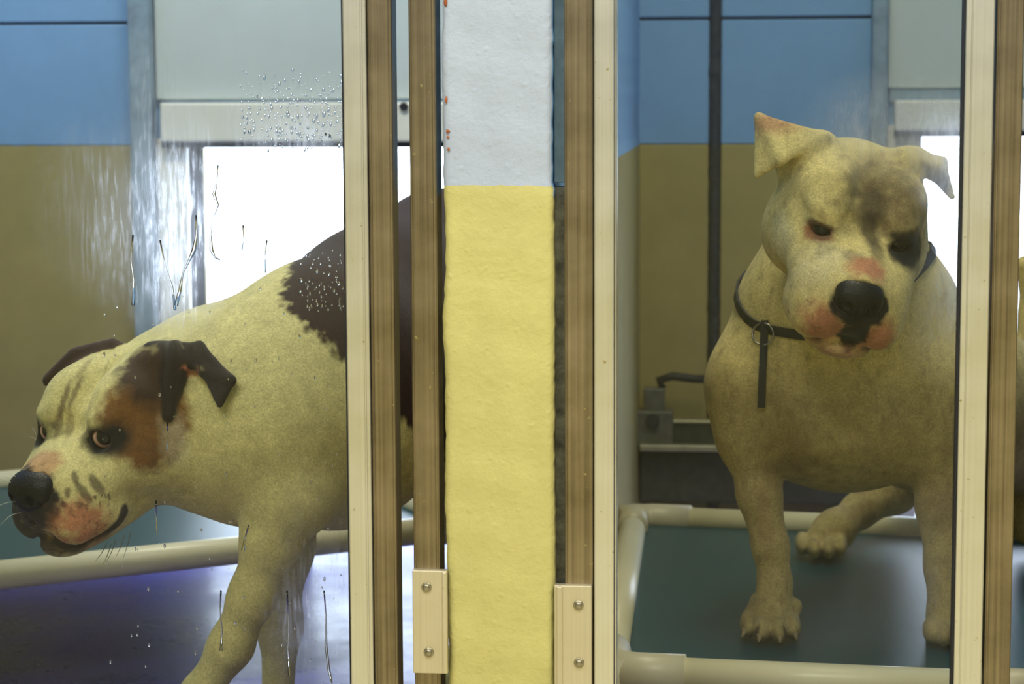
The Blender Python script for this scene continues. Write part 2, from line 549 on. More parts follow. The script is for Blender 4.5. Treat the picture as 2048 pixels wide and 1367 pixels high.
# right kennel, with a sealed movement joint
jw = 0.0105
wall_piece(PX1 - .01, JX - jw, 0, ZBI, wb, 0.003)
wall_piece(JX + jw, OR0, 0, ZBI, wb, 0.003)
courses(PX1 - .01, JX - jw, ZBI, 2.2, 0.0)
courses(JX + jw, X0(1765, YB), ZBI, 2.2, 0.0)
wall_piece(X0(1765, YB), OR0, ZBI, 2.2, wb)
wall_piece(OR0, OR1, ZTOP_R, 2.2, wb)
wall_piece(OR1, XR, 0, 2.2, wb)
box('joint_light_stop', JX - .03, JX + .03, YB + .05, YB + .125, 0, 2.2, M['joint'], wb)  # added behind the joint to stop daylight leaking through the gap
rng = random.Random(11)
pts = [(JX + rng.uniform(-.001, .001), YB + 0.006 + rng.uniform(-.002, .002), z) for z in np.arange(0, 2.2, 0.012)]
from_bm('sealant_joint', tube_bm(pts, [jw * rng.uniform(1.0, 1.25) for _ in pts], 8), M['joint'], wb, True)

# --- sliding hatches over the doorways
def hatch(name, label, x0, x1, ybar0, ybar1, ypan, gx, cxp, holes):
    root = empty(name, (x0, YB, 0))
    tag(root, label, 'hatch')
    zb0, zb1, zp = Z0(ybar1, YB - .03, cxp), Z0(ybar0, YB - .03, cxp), Z0(ypan, YB - .012, cxp)
    def bx(n, a, b, y0, y1, z0, z1, m, bev=0.002):
        o = box(n, a - x0, b - x0, y0 - YB, y1 - YB, z0, z1, m, root, bev)
        return o
    bx('panel', x0, x1, YB - .012, YB - .002, zp, 2.1, M['white_panel'])
    bx('shadow_gap_strip', x0 + .004, x1 - .004, YB - .008, YB - .002, zb1 - .004, zp + .002, M['guide'])
    r = bx('bottom_rail', x0 + .012, x1 - .012, YB - .035, YB - .001, zb0, zb1, M['white_bar'], 0.004)
    bx('rubber_seal', x0 + .012, x1 - .012, YB - .028, YB - .006, zb0 - .010, zb0, M['gasket'], 0.001)
    for (hx, hy) in holes:
        p = P(hx, hy, YB - .034); s = PXS(p)
        bm = bmesh.new()
        bmesh.ops.create_cone(bm, cap_ends=True, segments=20, radius1=8.5 * s, radius2=8.5 * s, depth=.012,
                              matrix=Matrix.Translation(p - Vector((x0, YB - .006 + .006, 0))) @ Matrix.Rotation(math.pi / 2, 4, 'X'))
        from_bm('bolt', bm, M['gasket'], root, False)
    return root
def guide_rail(x0, x1, label):
    o = box('guide_rail', x0, x1, YB - .045, YB, FZ, 2.1, M['guide'], None, 0.004)
    tag(o, label, 'rail', 'guide rails of the sliding hatches')
    return o
hl = hatch('sliding_hatch', 'pale sliding hatch raised over the bright doorway behind the brown and white dog', X0(327, YB), X0(1030, YB), 205, 284, 198, 0, 560, [(808, 213)])
hr = hatch('sliding_hatch', 'pale sliding hatch raised over the bright doorway behind the fawn dog', X0(1766, YB), X0(2470, YB), 200, 262, 176, 0, 1840, [])
guide_rail(X0(283, YB), X0(325, YB), 'grey vertical guide rail left of the raised hatch in the left kennel')
guide_rail(X0(1033, YB), X0(1075, YB), 'grey vertical guide rail of the left hatch beside the partition')
guide_rail(X0(1733, YB), X0(1764, YB), 'grey vertical guide rail between blue wall and hatch in the right kennel')
guide_rail(X0(2472, YB), X0(2512, YB), 'grey vertical guide rail at the far side of the right hatch')
og = box('ground', -6, 6, YB + .12, 9, FZ - .2, FZ - .02, M['concrete'])
struct(og, 'pale concrete yard outside the doorways')

# --- front walls beside and above the doors
DT = 1.78                                # top of the doors
struct(box('wall_front_left', XL - .2, X0(-140, 0), 0.0, 0.10, 0, DT, M['pillar']), 'two tone block wall left of the wet glass door')
struct(box('wall_front_right', X0(2130, 0), XR + .2, 0.0, 0.10, 0, DT, M['pillar']), 'two tone block wall right of the glass doors')
struct(box('wall_front_top', -4.0, PX0, 0.0, 0.12, DT, ZC, M['pillar']), 'block wall above the left glass door')
struct(box('wall_front_top', PX1, 4.0, 0.0, 0.12, DT, ZC, M['pillar']), 'block wall above the right glass door')
struct(box('wall_front_far_left', -4.0, XL - .2, 0.0, 0.10, 0, DT, M['pillar']), 'block wall further left along the corridor')
struct(box('wall_front_far_right', XR + .2, 4.0, 0.0, 0.10, 0, DT, M['pillar']), 'block wall further right along the corridor')

# ------------------------------------------------------------------ doors and posts
def stile(name, px0, px1, y0, y1, mat, parent, z0=FZ + .02, z1=DT - .005, bev=0.0012, lip=None):
    """extruded frame member, with a thin groove line along its face"""
    x0, x1 = X0(px0, y0), X0(px1, y0)
    bm = box_bm(x0, x1, y0, y1, z0, z1, bev)
    o = from_bm(name, bm, mat, parent)
    if lip:
        for (a, b, dy, m) in lip:
            box('bead', X0(a, y0), X0(b, y0), y0 + dy, y0 + dy + .004, z0, z1, m, o, 0.0004, 1)
    return o

def glass_pane(parent, px0, px1, film, z0=FZ + .08, z1=DT - .07):
    x0, x1 = X0(px0, GY), X0(px1, GY)
    bm = box_bm(x0, x1, GY, GY + .006, z0, z1)
    o = from_bm('glass_pane', bm, [M['glass_clear'], film], parent)
    for f in o.data.polygons:
        f.material_index = 1 if f.normal.y < -0.5 else 0
    return o

d1 = empty('door_1'); struct(d1, 'wet smeared glass door with aluminium stiles, left of the pillar')
stile('stile', 693, 739, -0.004, 0.024, M['alu'], d1, lip=[(728, 732, -.0012, M['alu'])])
stile('outer_stile', 741.5, 790, 0.000, 0.030, M['bronze'], d1, lip=[(745, 748, -.001, M['bronze']), (784, 789, -.0015, M['bronze'])])
stile('stile', -106, -60, -0.004, 0.024, M['alu'], d1)
box('bottom_rail', X0(-106, 0), X0(739, 0), -.002, .024, FZ + .02, FZ + .09, M['alu'], d1, .001)
box('top_rail', X0(-106, 0), X0(739, 0), -.002, .024, DT - .07, DT - .006, M['alu'], d1, .001)
g1 = glass_pane(d1, -62, 695, M['glass_left'])
box('gasket', X0(690.5, -.001), X0(693, -.001), -.001, .016, FZ + .09, DT - .07, M['gasket'], d1)

d2 = empty('door_2'); struct(d2, 'glass door with aluminium stiles right of the pillar, fawn dog behind it')
stile('stile', 1188, 1228, -0.004, 0.024, M['alu'], d2)
stile('bead', 1229, 1233.5, 0.000, 0.020, M['alu'], d2)
stile('stile', 1920, 1977, -0.004, 0.024, M['alu'], d2, lip=[(1931, 1934, -.001, M['alu'])])
box('gasket', X0(1915, 0), X0(1918.5, 0), -.001, .018, FZ + .09, DT - .07, M['gasket'], d2)
box('bottom_rail', X0(1188, 0), X0(1977, 0), -.002, .024, FZ + .02, FZ + .09, M['alu'], d2, .001)
box('top_rail', X0(1188, 0), X0(1977, 0), -.002, .024, DT - .07, DT - .006, M['alu'], d2, .001)
g2 = glass_pane(d2, 1230, 1922, M['glass_right'])

post1 = stile('door_post', 823, 876, 0.004, 0.040, M['bronze'], None, FZ, DT, lip=[(825, 828, -.001, M['bronze']), (869, 874, -.0015, M['bronze'])])
tag(post1, 'tarnished metal door post on the left of the pillar, bracket near its foot', 'post')
post2 = stile('door_post', 1129, 1186.5, 0.004, 0.040, M['bronze'], None, FZ, DT, lip=[(1131, 1134, -.001, M['bronze'])])
tag(post2, 'tarnished metal door post on the right of the pillar', 'post')
post3 = stile('door_post', 1981, 2035, 0.000, 0.040, M['bronze'], None, FZ, DT, lip=[(1984, 1988, -.001, M['bronze'])])
tag(post3, 'tarnished metal door post at the right edge of the photo', 'post')
# strips filling the reveal, dark below and blue above, between the pillar's right edge and its post
ch = box('edge_channel', PX1 + .001, X0(1130, .01), 0.016, 0.036, FZ, ZB - .002, plain('dark_channel', (0.15, 0.15, 0.11), 0.7, 0.2, 0.6, 60, 0.5), None, .001)
tag(ch, 'dark strip between yellow pillar and the right post', 'strip')
ch2 = box('edge_channel', PX1 + .001, X0(1130, .01), 0.018, 0.036, ZB + .002, DT, plain('blue_painted_channel', (0.17, 0.25, 0.30), 0.6, 0.1, 0.2, 60, 0.2), None, .001)
tag(ch2, 'blue painted strip between pale blue pillar and the right post', 'strip')

def bracket(px0, px1, py0, py1, label, screws, ridge, lean):
    root = empty('bracket_plate', P((px0 + px1) / 2, py1, -.004))
    tag(root, label, 'bracket', 'bracket plates on the door posts')
    o = root.location.copy()
    def b(n, a, c, y0, y1, z0, z1, m, bev=.0008):
        return box(n, a - o.x, c - o.x, y0 - o.y, y1 - o.y, z0 - o.z, z1 - o.z, m, root, bev)
    x0, x1 = X0(px0, -.004, (py0 + py1) / 2), X0(px1, -.004, (py0 + py1) / 2)
    z1, z0 = Z0(py0, -.004, px0), Z0(py1, -.004, px0)
    b('plate', x0, x1, -.006, .0035, z0, z1, M['plate'])
    for (ra, rb) in ridge:
        b('ridge', X0(ra, -.006), X0(rb, -.006), -.0085, -.005, z0 + .0005, z1 - .0005, M['plate'], .0012)
    for (sx, sy) in screws:
        p = P(sx, sy, -.0065) - o
        bm = bmesh.new()
        prof = [(0.0049, 0.0005), (0.0049, -.0006), (0.0046, -.0012), (0.0036, -.0014), (0.0034, -.0012), (0.0032, -.0022), (0.0022, -.003), (0, -.0032)]
        rings = []
        n = 20
        for (r, y) in prof:
            if r == 0:
                rings.append([bm.verts.new((p.x, p.y + y, p.z))])
            else:
                rings.append([bm.verts.new((p.x + r * math.cos(k * 2 * math.pi / n), p.y + y, p.z + r * math.sin(k * 2 * math.pi / n))) for k in range(n)])
        for a, c in zip(rings[:-1], rings[1:]):
            for k in range(n):
                if len(c) == 1:
                    bm.faces.new((a[k], a[(k + 1) % n], c[0]))
                else:
                    bm.faces.new((a[k], a[(k + 1) % n], c[(k + 1) % n], c[k]))
        bmesh.ops.recalc_face_normals(bm, faces=list(bm.faces))
        from_bm('rivet', bm, M['screw'], root, True)
    return root
bracket(826, 895, 1139, 1344, 'aluminium bracket plate with two rivets on the post left of the pillar', [(853, 1174), (857.5, 1304)], [(880, 890)], 0)
bracket(1109, 1183.5, 1169, 1400, 'aluminium bracket plate with two rivets on the post right of the pillar', [(1157, 1210), (1158, 1325)], [(1112, 1124)], 0)

# ------------------------------------------------------------------ cots
PR = 0.0195
def cot(name, label, corners, z, sheet_drop=0.004):
    """corners in order: front left, front right, back right, back left"""
    root = empty(name, (corners[0][0], corners[0][1], 0.0))
    tag(root, label, 'dog bed', 'raised dog beds')
    o = root.location.copy()
    cs = [Vector((c[0], c[1], z)) - o for c in corners]
    for i in range(4):
        a, b = cs[i], cs[(i + 1) % 4]
        d = (b - a).normalized()
        tube('rail', [a + d * .05, b - d * .05], PR, M['pvc'], root, 20)
    for i in range(4):
        c, n, p = cs[i], (cs[(i + 1) % 4] - cs[i]).normalized(), (cs[i - 1] - cs[i]).normalized()
        bm = tube_bm([c + p * .085, c + p * .03, c + (p + n) * .008, c + n * .03, c + n * .085], PR + .0035, 18)
        tube_bm([c + Vector((0, 0, .018)), c - Vector((0, 0, .06))], PR + .0035, 18, bm)
        bmesh.ops.recalc_face_normals(bm, faces=list(bm.faces))
        from_bm('corner_fitting', bm, M['fitting'], root, True)
        tube('leg', [c - Vector((0, 0, .055)), Vector((c.x, c.y, FZ))], PR, M['pvc'], root, 18)
    bm = bmesh.new()
    n = 24
    g = []
    for i in range(n + 1):
        row = []
        for j in range(n + 1):
            u, v = i / n, j / n
            p = cs[0] * (1 - u) * (1 - v) + cs[1] * u * (1 - v) + cs[2] * u * v + cs[3] * (1 - u) * v
            sag = 0.004 * math.sin(math.pi * u) * math.sin(math.pi * v)
            row.append(bm.verts.new((p.x, p.y, p.z - sheet_drop - sag)))
        g.append(row)
    for i in range(n):
        for j in range(n):
            bm.faces.new((g[i][j], g[i + 1][j], g[i + 1][j + 1], g[i][j + 1]))
    sh = from_bm('sling_sheet', bm, M['vinyl'], root, True)
    md = sh.modifiers.new('thickness', 'SOLIDIFY'); md.thickness = .003; md.offset = -1
    return root
CZ = 0.29
a, b = PZ(0, 1149, CZ), PZ(815, 1064, CZ)
d = (b - a).normalized()
pr = Vector((-d.y, d.x, 0))
fl_, fr_ = a - d * .10, b + d * .10
cot('dog_cot', 'raised dog bed with cream pipe frame and teal sling behind the brown and white dog', [fl_, fr_, fr_ + pr * .68, fl_ + pr * .68], CZ)
c0, c1, c2, c3 = PZ(1216, 1343, CZ), PZ(2110, 1382, CZ), PZ(2110, 1072, CZ), PZ(1268, 1036, CZ)
cot('dog_cot', 'raised dog bed with cream pipe frame and teal sling under the fawn dog', [c0, c1, c2, c3], CZ)

# ------------------------------------------------------------------ fittings low on the right kennel's back wall
lr = empty('wall_ledge', (X0(1300, 1.7), YB, 0))
tag(lr, 'low metal ledge with a dark kickboard on the back wall of the right kennel', 'ledge')
o = lr.location.copy()
xa, xb = PX1 + .005, X0(1800, YB - .06)
za, zb_ = Z0(893, YB - .07, 1330), Z0(840, YB - .02, 1380)
def lb(n, x0, x1, y0, y1, z0, z1, m, bev=.002, par=lr):
    return box(n, x0 - o.x, x1 - o.x, y0 - o.y, y1 - o.y, z0 - o.z, z1 - o.z, m, par, bev)
lb('front_lip', xa, xb, YB - .075, YB - .066, za - .008, za + .004, M['ledge'])
lb('back_plate', xa, xb, YB - .02, YB - .001, za - .004, zb_ - .004, M['board'])
lb('back_lip', xa, xb, YB - .026, YB - .001, zb_ - .004, zb_ + .001, M['ledge'])
lb('shelf', xa, xb, YB - .067, YB - .001, za - .008, za - .003, M['ledge'])
lb('kickboard', xa, xb, YB - .05, YB - .001, Z0(1003, YB - .05, 1330), za - .008, M['board'])
br = empty('latch_block', (X0(1308, YB - .07), YB - .07, za))
tag(br, 'small grey block with a round hole standing on the ledge by the left wall', 'latch')
o2 = br.location.copy()
def b2(n, x0, x1, y0, y1, z0, z1, m, bev=.003):
    return box(n, x0 - o2.x, x1 - o2.x, y0 - o2.y, y1 - o2.y, z0 - o2.z, z1 - o2.z, m, br, bev)
b2('block', X0(1262, YB - .06), X0(1346, YB - .06), YB - .060, YB - .021, za - .003, Z0(822, YB - .06, 1300), M['bracket_grey'])
p = P(1305, 841, YB - .062) - o2
bm = bmesh.new()
bmesh.ops.create_cone(bm, cap_ends=True, segments=24, radius1=.0125, radius2=.0125, depth=.012, matrix=Matrix.Translation(p) @ Matrix.Rotation(math.pi / 2, 4, 'X'))
from_bm('hole_plug', bm, M['dark'], br)
b2('upright', X0(1287, YB - .05), X0(1330, YB - .05), YB - .05, YB - .025, Z0(823, YB - .05, 1300), Z0(776, YB - .05, 1300), M['bracket_grey'])
pts = [P(1326, 776, YB - .04), P(1318, 760, YB - .04), P(1345, 752, YB - .04), P(1385, 757, YB - .04), P(1415, 758, YB - .04)]
tube('lever', [q - o2 for q in pts], .0075, M['gasket'], br, 10)

# ------------------------------------------------------------------ signed distance modelling for the dogs
class Field:
    def __init__(self, lo, hi, h):
        self.lo, self.h = np.array(lo, np.float32), h
        n = np.ceil((np.array(hi) - np.array(lo)) / h).astype(int) + 1
        self.n = n
        self.g = np.full(n, 0.06, np.float32)
    def win(self, lo, hi):
        a = np.clip(np.floor((np.array(lo) - self.lo) / self.h).astype(int), 0, self.n)
        b = np.clip(np.ceil((np.array(hi) - self.lo) / self.h).astype(int) + 1, 0, self.n)
        if (b <= a).any(): return None
        ax = [(self.lo[i] + self.h * np.arange(a[i], b[i])).astype(np.float32) for i in range(3)]
        X, Y, Z = np.meshgrid(*ax, indexing='ij', sparse=True)
        return (slice(a[0], b[0]), slice(a[1], b[1]), slice(a[2], b[2])), X, Y, Z
    def put(self, sl, d, k, sub=False):
        g = self.g[sl]
        if sub:
            d = -d
            if k <= 0: r = np.maximum(g, d)
            else:
                hh = np.maximum(k - np.abs(g - d), 0) / k
                r = np.maximum(g, d) + hh * hh * k * .25
        else:
            if k <= 0: r = np.minimum(g, d)
            else:
                hh = np.maximum(k - np.abs(g - d), 0) / k
                r = np.minimum(g, d) - hh * hh * k * .25
        self.g[sl] = r
    def ell(self, c, r, R=None, k=0.02, sub=False):
        c = np.array(c, np.float32); r = np.array(r, np.float32)
        R = np.eye(3, dtype=np.float32) if R is None else np.array(R, np.float32)   # rows: axes
        m = float(r.max()) + k + 0.02
        w = self.win(c - m, c + m)
        if w is None: return
        sl, X, Y, Z = w
        X, Y, Z = X - c[0], Y - c[1], Z - c[2]
        q = [X * R[i, 0] + Y * R[i, 1] + Z * R[i, 2] for i in range(3)]
        k0 = np.sqrt(sum((q[i] / r[i]) ** 2 for i in range(3)))
        k1 = np.sqrt(sum((q[i] / r[i] ** 2) ** 2 for i in range(3)))
        self.put(sl, k0 * (k0 - 1) / np.maximum(k1, 1e-6), k, sub)
    def cone(self, a, b, ra, rb, k=0.02, sub=False):
        a = np.array(a, np.float32); b = np.array(b, np.float32)
        m = max(ra, rb) + k + 0.02
        w = self.win(np.minimum(a, b) - m, np.maximum(a, b) + m)
        if w is None: return
        sl, X, Y, Z = w
        ba = b - a
        t = ((X - a[0]) * ba[0] + (Y - a[1]) * ba[1] + (Z - a[2]) * ba[2]) / max(float(ba @ ba), 1e-9)
        t = np.clip(t, 0, 1)
        d = np.sqrt((X - a[0] - t * ba[0]) ** 2 + (Y - a[1] - t * ba[1]) ** 2 + (Z - a[2] - t * ba[2]) ** 2)
        tt = t * t * (3 - 2 * t)
        self.put(sl, d - (ra + (rb - ra) * tt), k, sub)
    def chain(self, pts, rads, k=0.02, sub=False):
        for i in range(len(pts) - 1):
            self.cone(pts[i], pts[i + 1], rads[i], rads[i + 1], k, sub)
    def tri(self, a, b, c, th, k=0.008):
        a, b, c = (np.array(v, np.float32) for v in (a, b, c))
        m = th + k + 0.012
        w = self.win(np.minimum(np.minimum(a, b), c) - m, np.maximum(np.maximum(a, b), c) + m)
        if w is None: return
        sl, X, Y, Z = w
        def dot(u, P_): return u[0] * P_[0] + u[1] * P_[1] + u[2] * P_[2]
        ba, cb, ac = b - a, c - b, a - c
        nor = np.cross(ba, ac)
        pa, pb, pc = [(X - v[0], Y - v[1], Z - v[2]) for v in (a, b, c)]
        s = np.sign(dot(np.cross(ba, nor), pa)) + np.sign(dot(np.cross(cb, nor), pb)) + np.sign(dot(np.cross(ac, nor), pc))
        def ed(e, p):
            t = np.clip(dot(e, p) / float(e @ e), 0, 1)
            return (p[0] - e[0] * t) ** 2 + (p[1] - e[1] * t) ** 2 + (p[2] - e[2] * t) ** 2
        edge = np.minimum(np.minimum(ed(ba, pa), ed(cb, pb)), ed(ac, pc))
        pl = dot(nor, pa) ** 2 / float(nor @ nor)
        d = np.sqrt(np.where(s < 2.0, edge, pl))
        self.put(sl, d - th, k)
    def mesh(self, smooth=2):
        g, n = self.g, self.n
        ins = g < 0
        cs = np.zeros(tuple(n - 1), np.uint8)
        for dx in (0, 1):
            for dy in (0, 1):
                for dz in (0, 1):
                    cs += ins[dx:n[0] - 1 + dx, dy:n[1] - 1 + dy, dz:n[2] - 1 + dz]
        cells = np.argwhere((cs > 0) & (cs < 8))
        idx = np.full(tuple(n - 1), -1, np.int32)
        idx[cells[:, 0], cells[:, 1], cells[:, 2]] = np.arange(len(cells))
        acc = np.zeros((len(cells), 3)); cnt = np.zeros(len(cells))
        cor = [(x, y, z) for x in (0, 1) for y in (0, 1) for z in (0, 1)]
        vals = {c: g[cells[:, 0] + c[0], cells[:, 1] + c[1], cells[:, 2] + c[2]].astype(np.float64) for c in cor}
        for c in cor:
            for ax in range(3):
                if c[ax]: continue
                e = list(c); e[ax] = 1; e = tuple(e)
                va, vb = vals[c], vals[e]
                m = (va < 0) != (vb < 0)
                t = np.where(m, va / np.where(m, va - vb, 1), 0)
                pt = np.tile(np.array(c, float), (len(cells), 1)); pt[:, ax] += t
                acc[m] += pt[m]; cnt[m] += 1
        V = self.lo + self.h * (cells + acc / cnt[:, None])
        quads = []
        for ax in range(3):
            o1, o2 = (ax + 1) % 3, (ax + 2) % 3
            s0 = [slice(1, n[i] - 1) for i in range(3)]; s0[ax] = slice(0, n[ax] - 1)
            s1 = list(s0); s1[ax] = slice(1, n[ax])
            A, B = ins[tuple(s0)], ins[tuple(s1)]
            for flip, m in ((False, A & ~B), (True, ~A & B)):
                e = np.argwhere(m)
                off = np.array([s0[i].start for i in range(3)])
                e = e + off
                def at(d1_, d2_):
                    q = e.copy(); q[:, o1] -= d1_; q[:, o2] -= d2_
                    return idx[q[:, 0], q[:, 1], q[:, 2]]
                f = np.stack([at(1, 1), at(0, 1), at(0, 0), at(1, 0)], 1)
                quads.append(f[:, ::-1] if flip else f)
        F = np.concatenate(quads)
        F = F[(F >= 0).all(1)]
        E_ = np.concatenate([F[:, [0, 1]], F[:, [1, 2]], F[:, [2, 3]], F[:, [3, 0]]])
        for lam in [0.5, 0.5] * smooth:
            s = np.zeros_like(V); c = np.zeros(len(V))
            for ax in range(3):
                s[:, ax] = np.bincount(E_[:, 0], V[E_[:, 1], ax], len(V)) + np.bincount(E_[:, 1], V[E_[:, 0], ax], len(V))
            c = np.bincount(E_[:, 0], minlength=len(V)) + np.bincount(E_[:, 1], minlength=len(V))
            V = V + lam * (s / np.maximum(c, 1)[:, None] - V)
        return V, F

def np_mesh(name, V, F, mat, parent, cols=None):
    me = bpy.data.meshes.new(name)
    me.vertices.add(len(V)); me.vertices.foreach_set('co', V.astype(np.float32).ravel())
    me.loops.add(F.size); me.loops.foreach_set('vertex_index', F.astype(np.int32).ravel())
    me.polygons.add(len(F))
    me.polygons.foreach_set('loop_start', np.arange(0, F.size, F.shape[1], dtype=np.int32))
    me.polygons.foreach_set('loop_total', np.full(len(F), F.shape[1], np.int32))
    me.polygons.foreach_set('use_smooth', np.ones(len(F), bool))
    me.update(calc_edges=True)
    if cols is not None:
        at = me.attributes.new('coat', 'FLOAT_COLOR', 'POINT')
        at.data.foreach_set('color', np.concatenate([cols, np.ones((len(cols), 1))], 1).astype(np.float32).ravel())
    return link(name, me, mat, parent)

_rng = np.random.default_rng(5)
_lat = _rng.random((32, 32, 32)).astype(np.float32)
def vnoise(p, scale):
    q = p * scale
    i = np.floor(q).astype(int); f = q - i
    f = f * f * (3 - 2 * f)
    r = 0
    for dx in (0, 1):
        for dy in (0, 1):
            for dz in (0, 1):
                w = (f[:, 0] if dx else 1 - f[:, 0]) * (f[:, 1] if dy else 1 - f[:, 1]) * (f[:, 2] if dz else 1 - f[:, 2])
                r = r + w * _lat[(i[:, 0] + dx) % 32, (i[:, 1] + dy) % 32, (i[:, 2] + dz) % 32]
    return r
def fnoise(p, scale):
    return (vnoise(p, scale) + .5 * vnoise(p + 7.7, scale * 2.1) + .25 * vnoise(p + 3.3, scale * 4.3)) / 1.75 - .5

def coat_mat(name):
    m, nt, b = nodes(name)
    at = N(nt, 'ShaderNodeAttribute', attribute_name='coat')
    p = coords(nt)
    n1 = noise(nt, p, 420, 4, 0.75)
    n2 = noise(nt, p, 60, 6, 0.7)
    r1 = ramp(nt, n1, [(0.3, (.66,) * 3), (0.7, (1.24,) * 3)])
    r2 = ramp(nt, n2, [(0.3, (.78,) * 3), (0.7, (1.14,) * 3)])
    c = mix(nt, 1.0, mix(nt, 1.0, at.outputs['Color'], r1.outputs[0], 'MULTIPLY'), r2.outputs[0], 'MULTIPLY')
    L(nt, c, b.inputs['Base Color'])
    b.inputs['Roughness'].default_value = 0.75
    b.inputs['Specular IOR Level'].default_value = 0.2
    b.inputs['Sheen Weight'].default_value = 0.15
    b.inputs['Sheen Roughness'].default_value = 0.5
    h = fmath(nt, 'ADD', n1, fmath(nt, 'MULTIPLY', n2, .8))
    bump(nt, b, h, 0.35, 0.003)
    return m
M['coat'] = coat_mat('short_dog_coat')

def nose_mat():
    m, nt, b = nodes('black_nose_leather')
    p = coords(nt)
    vo = N(nt, 'ShaderNodeTexVoronoi'); vo.inputs['Scale'].default_value = 420
    L(nt, p, vo.inputs['Vector'])
    b.inputs['Base Color'].default_value = (0.004, 0.004, 0.004, 1)
    b.inputs['Roughness'].default_value = 0.45
    b.inputs['Specular IOR Level'].default_value = 0.25
    bump(nt, b, vo.outputs['Distance'], 0.35, 0.001)
    return m
M['nose'] = nose_mat()
M['claw'] = plain('pale_claw', (0.30, 0.22, 0.12), 0.4)
M['whisker'] = plain('white_whisker', (0.75, 0.75, 0.7), 0.4)
M['lash_dark'] = plain('dark_whisker', (0.10, 0.08, 0.06), 0.5)
M['collar'] = plain('black_nylon_collar', (0.012, 0.012, 0.015), 0.6, 0, 0.2, 300, .4)
M['ring'] = plain('steel_ring', (0.35, 0.33, 0.28), 0.3, 1.0)

def eye_mat(name):
    m, nt, b = nodes(name)
    at = N(nt, 'ShaderNodeAttribute', attribute_name='coat')
    L(nt, at.outputs['Color'], b.inputs['Base Color'])
    b.inputs['Roughness'].default_value = 0.12
    b.inputs['Specular IOR Level'].default_value = 0.35
    return m
M['eye'] = eye_mat('dog_eye')

class Head:
    """canonical bully head in centimetres: x to the dog's side seen on the right, y to the nose, z up"""
    def __init__(self, px, py, Y, yaw, pit, rol, s, ml=1.0, mw=1.0):
        self.ml, self.mw = ml, mw
        self.o = P(px, py, Y)
        self.k = s * PXS(self.o)            # metres per head centimetre
        y, a, r = (math.radians(v) for v in (yaw, pit, rol))
        F0 = -RC * math.sin(y) + VC * math.cos(y)
        U0 = UC
        F = F0 * math.cos(a) - U0 * math.sin(a)
        U = U0 * math.cos(a) + F0 * math.sin(a)
        Sx = U.cross(F)
        self.R = np.array([list(Sx * math.cos(r) + U * math.sin(r)), list(F), list(U * math.cos(r) - Sx * math.sin(r))])
    def w(self, p):
        p = np.array(p, float)
        if p[1] > 7: p[1] = 7 + (p[1] - 7) * self.ml
        return np.array(self.o) + self.k * (p @ self.R)
    def inv(self, V):
        q = ((V - np.array(self.o)) @ self.R.T) / self.k
        q[:, 1] = np.where(q[:, 1] > 7, 7 + (q[:, 1] - 7) / self.ml, q[:, 1])
        return q
    def axis(self, rx=0, ry=0, rz=0):
        """local rotation (degrees) -> world axes rows"""
        E = Matrix.Rotation(math.radians(rz), 3, 'Z') @ Matrix.Rotation(math.radians(ry), 3, 'Y') @ Matrix.Rotation(math.radians(rx), 3, 'X')
        return np.array(E).T @ self.R

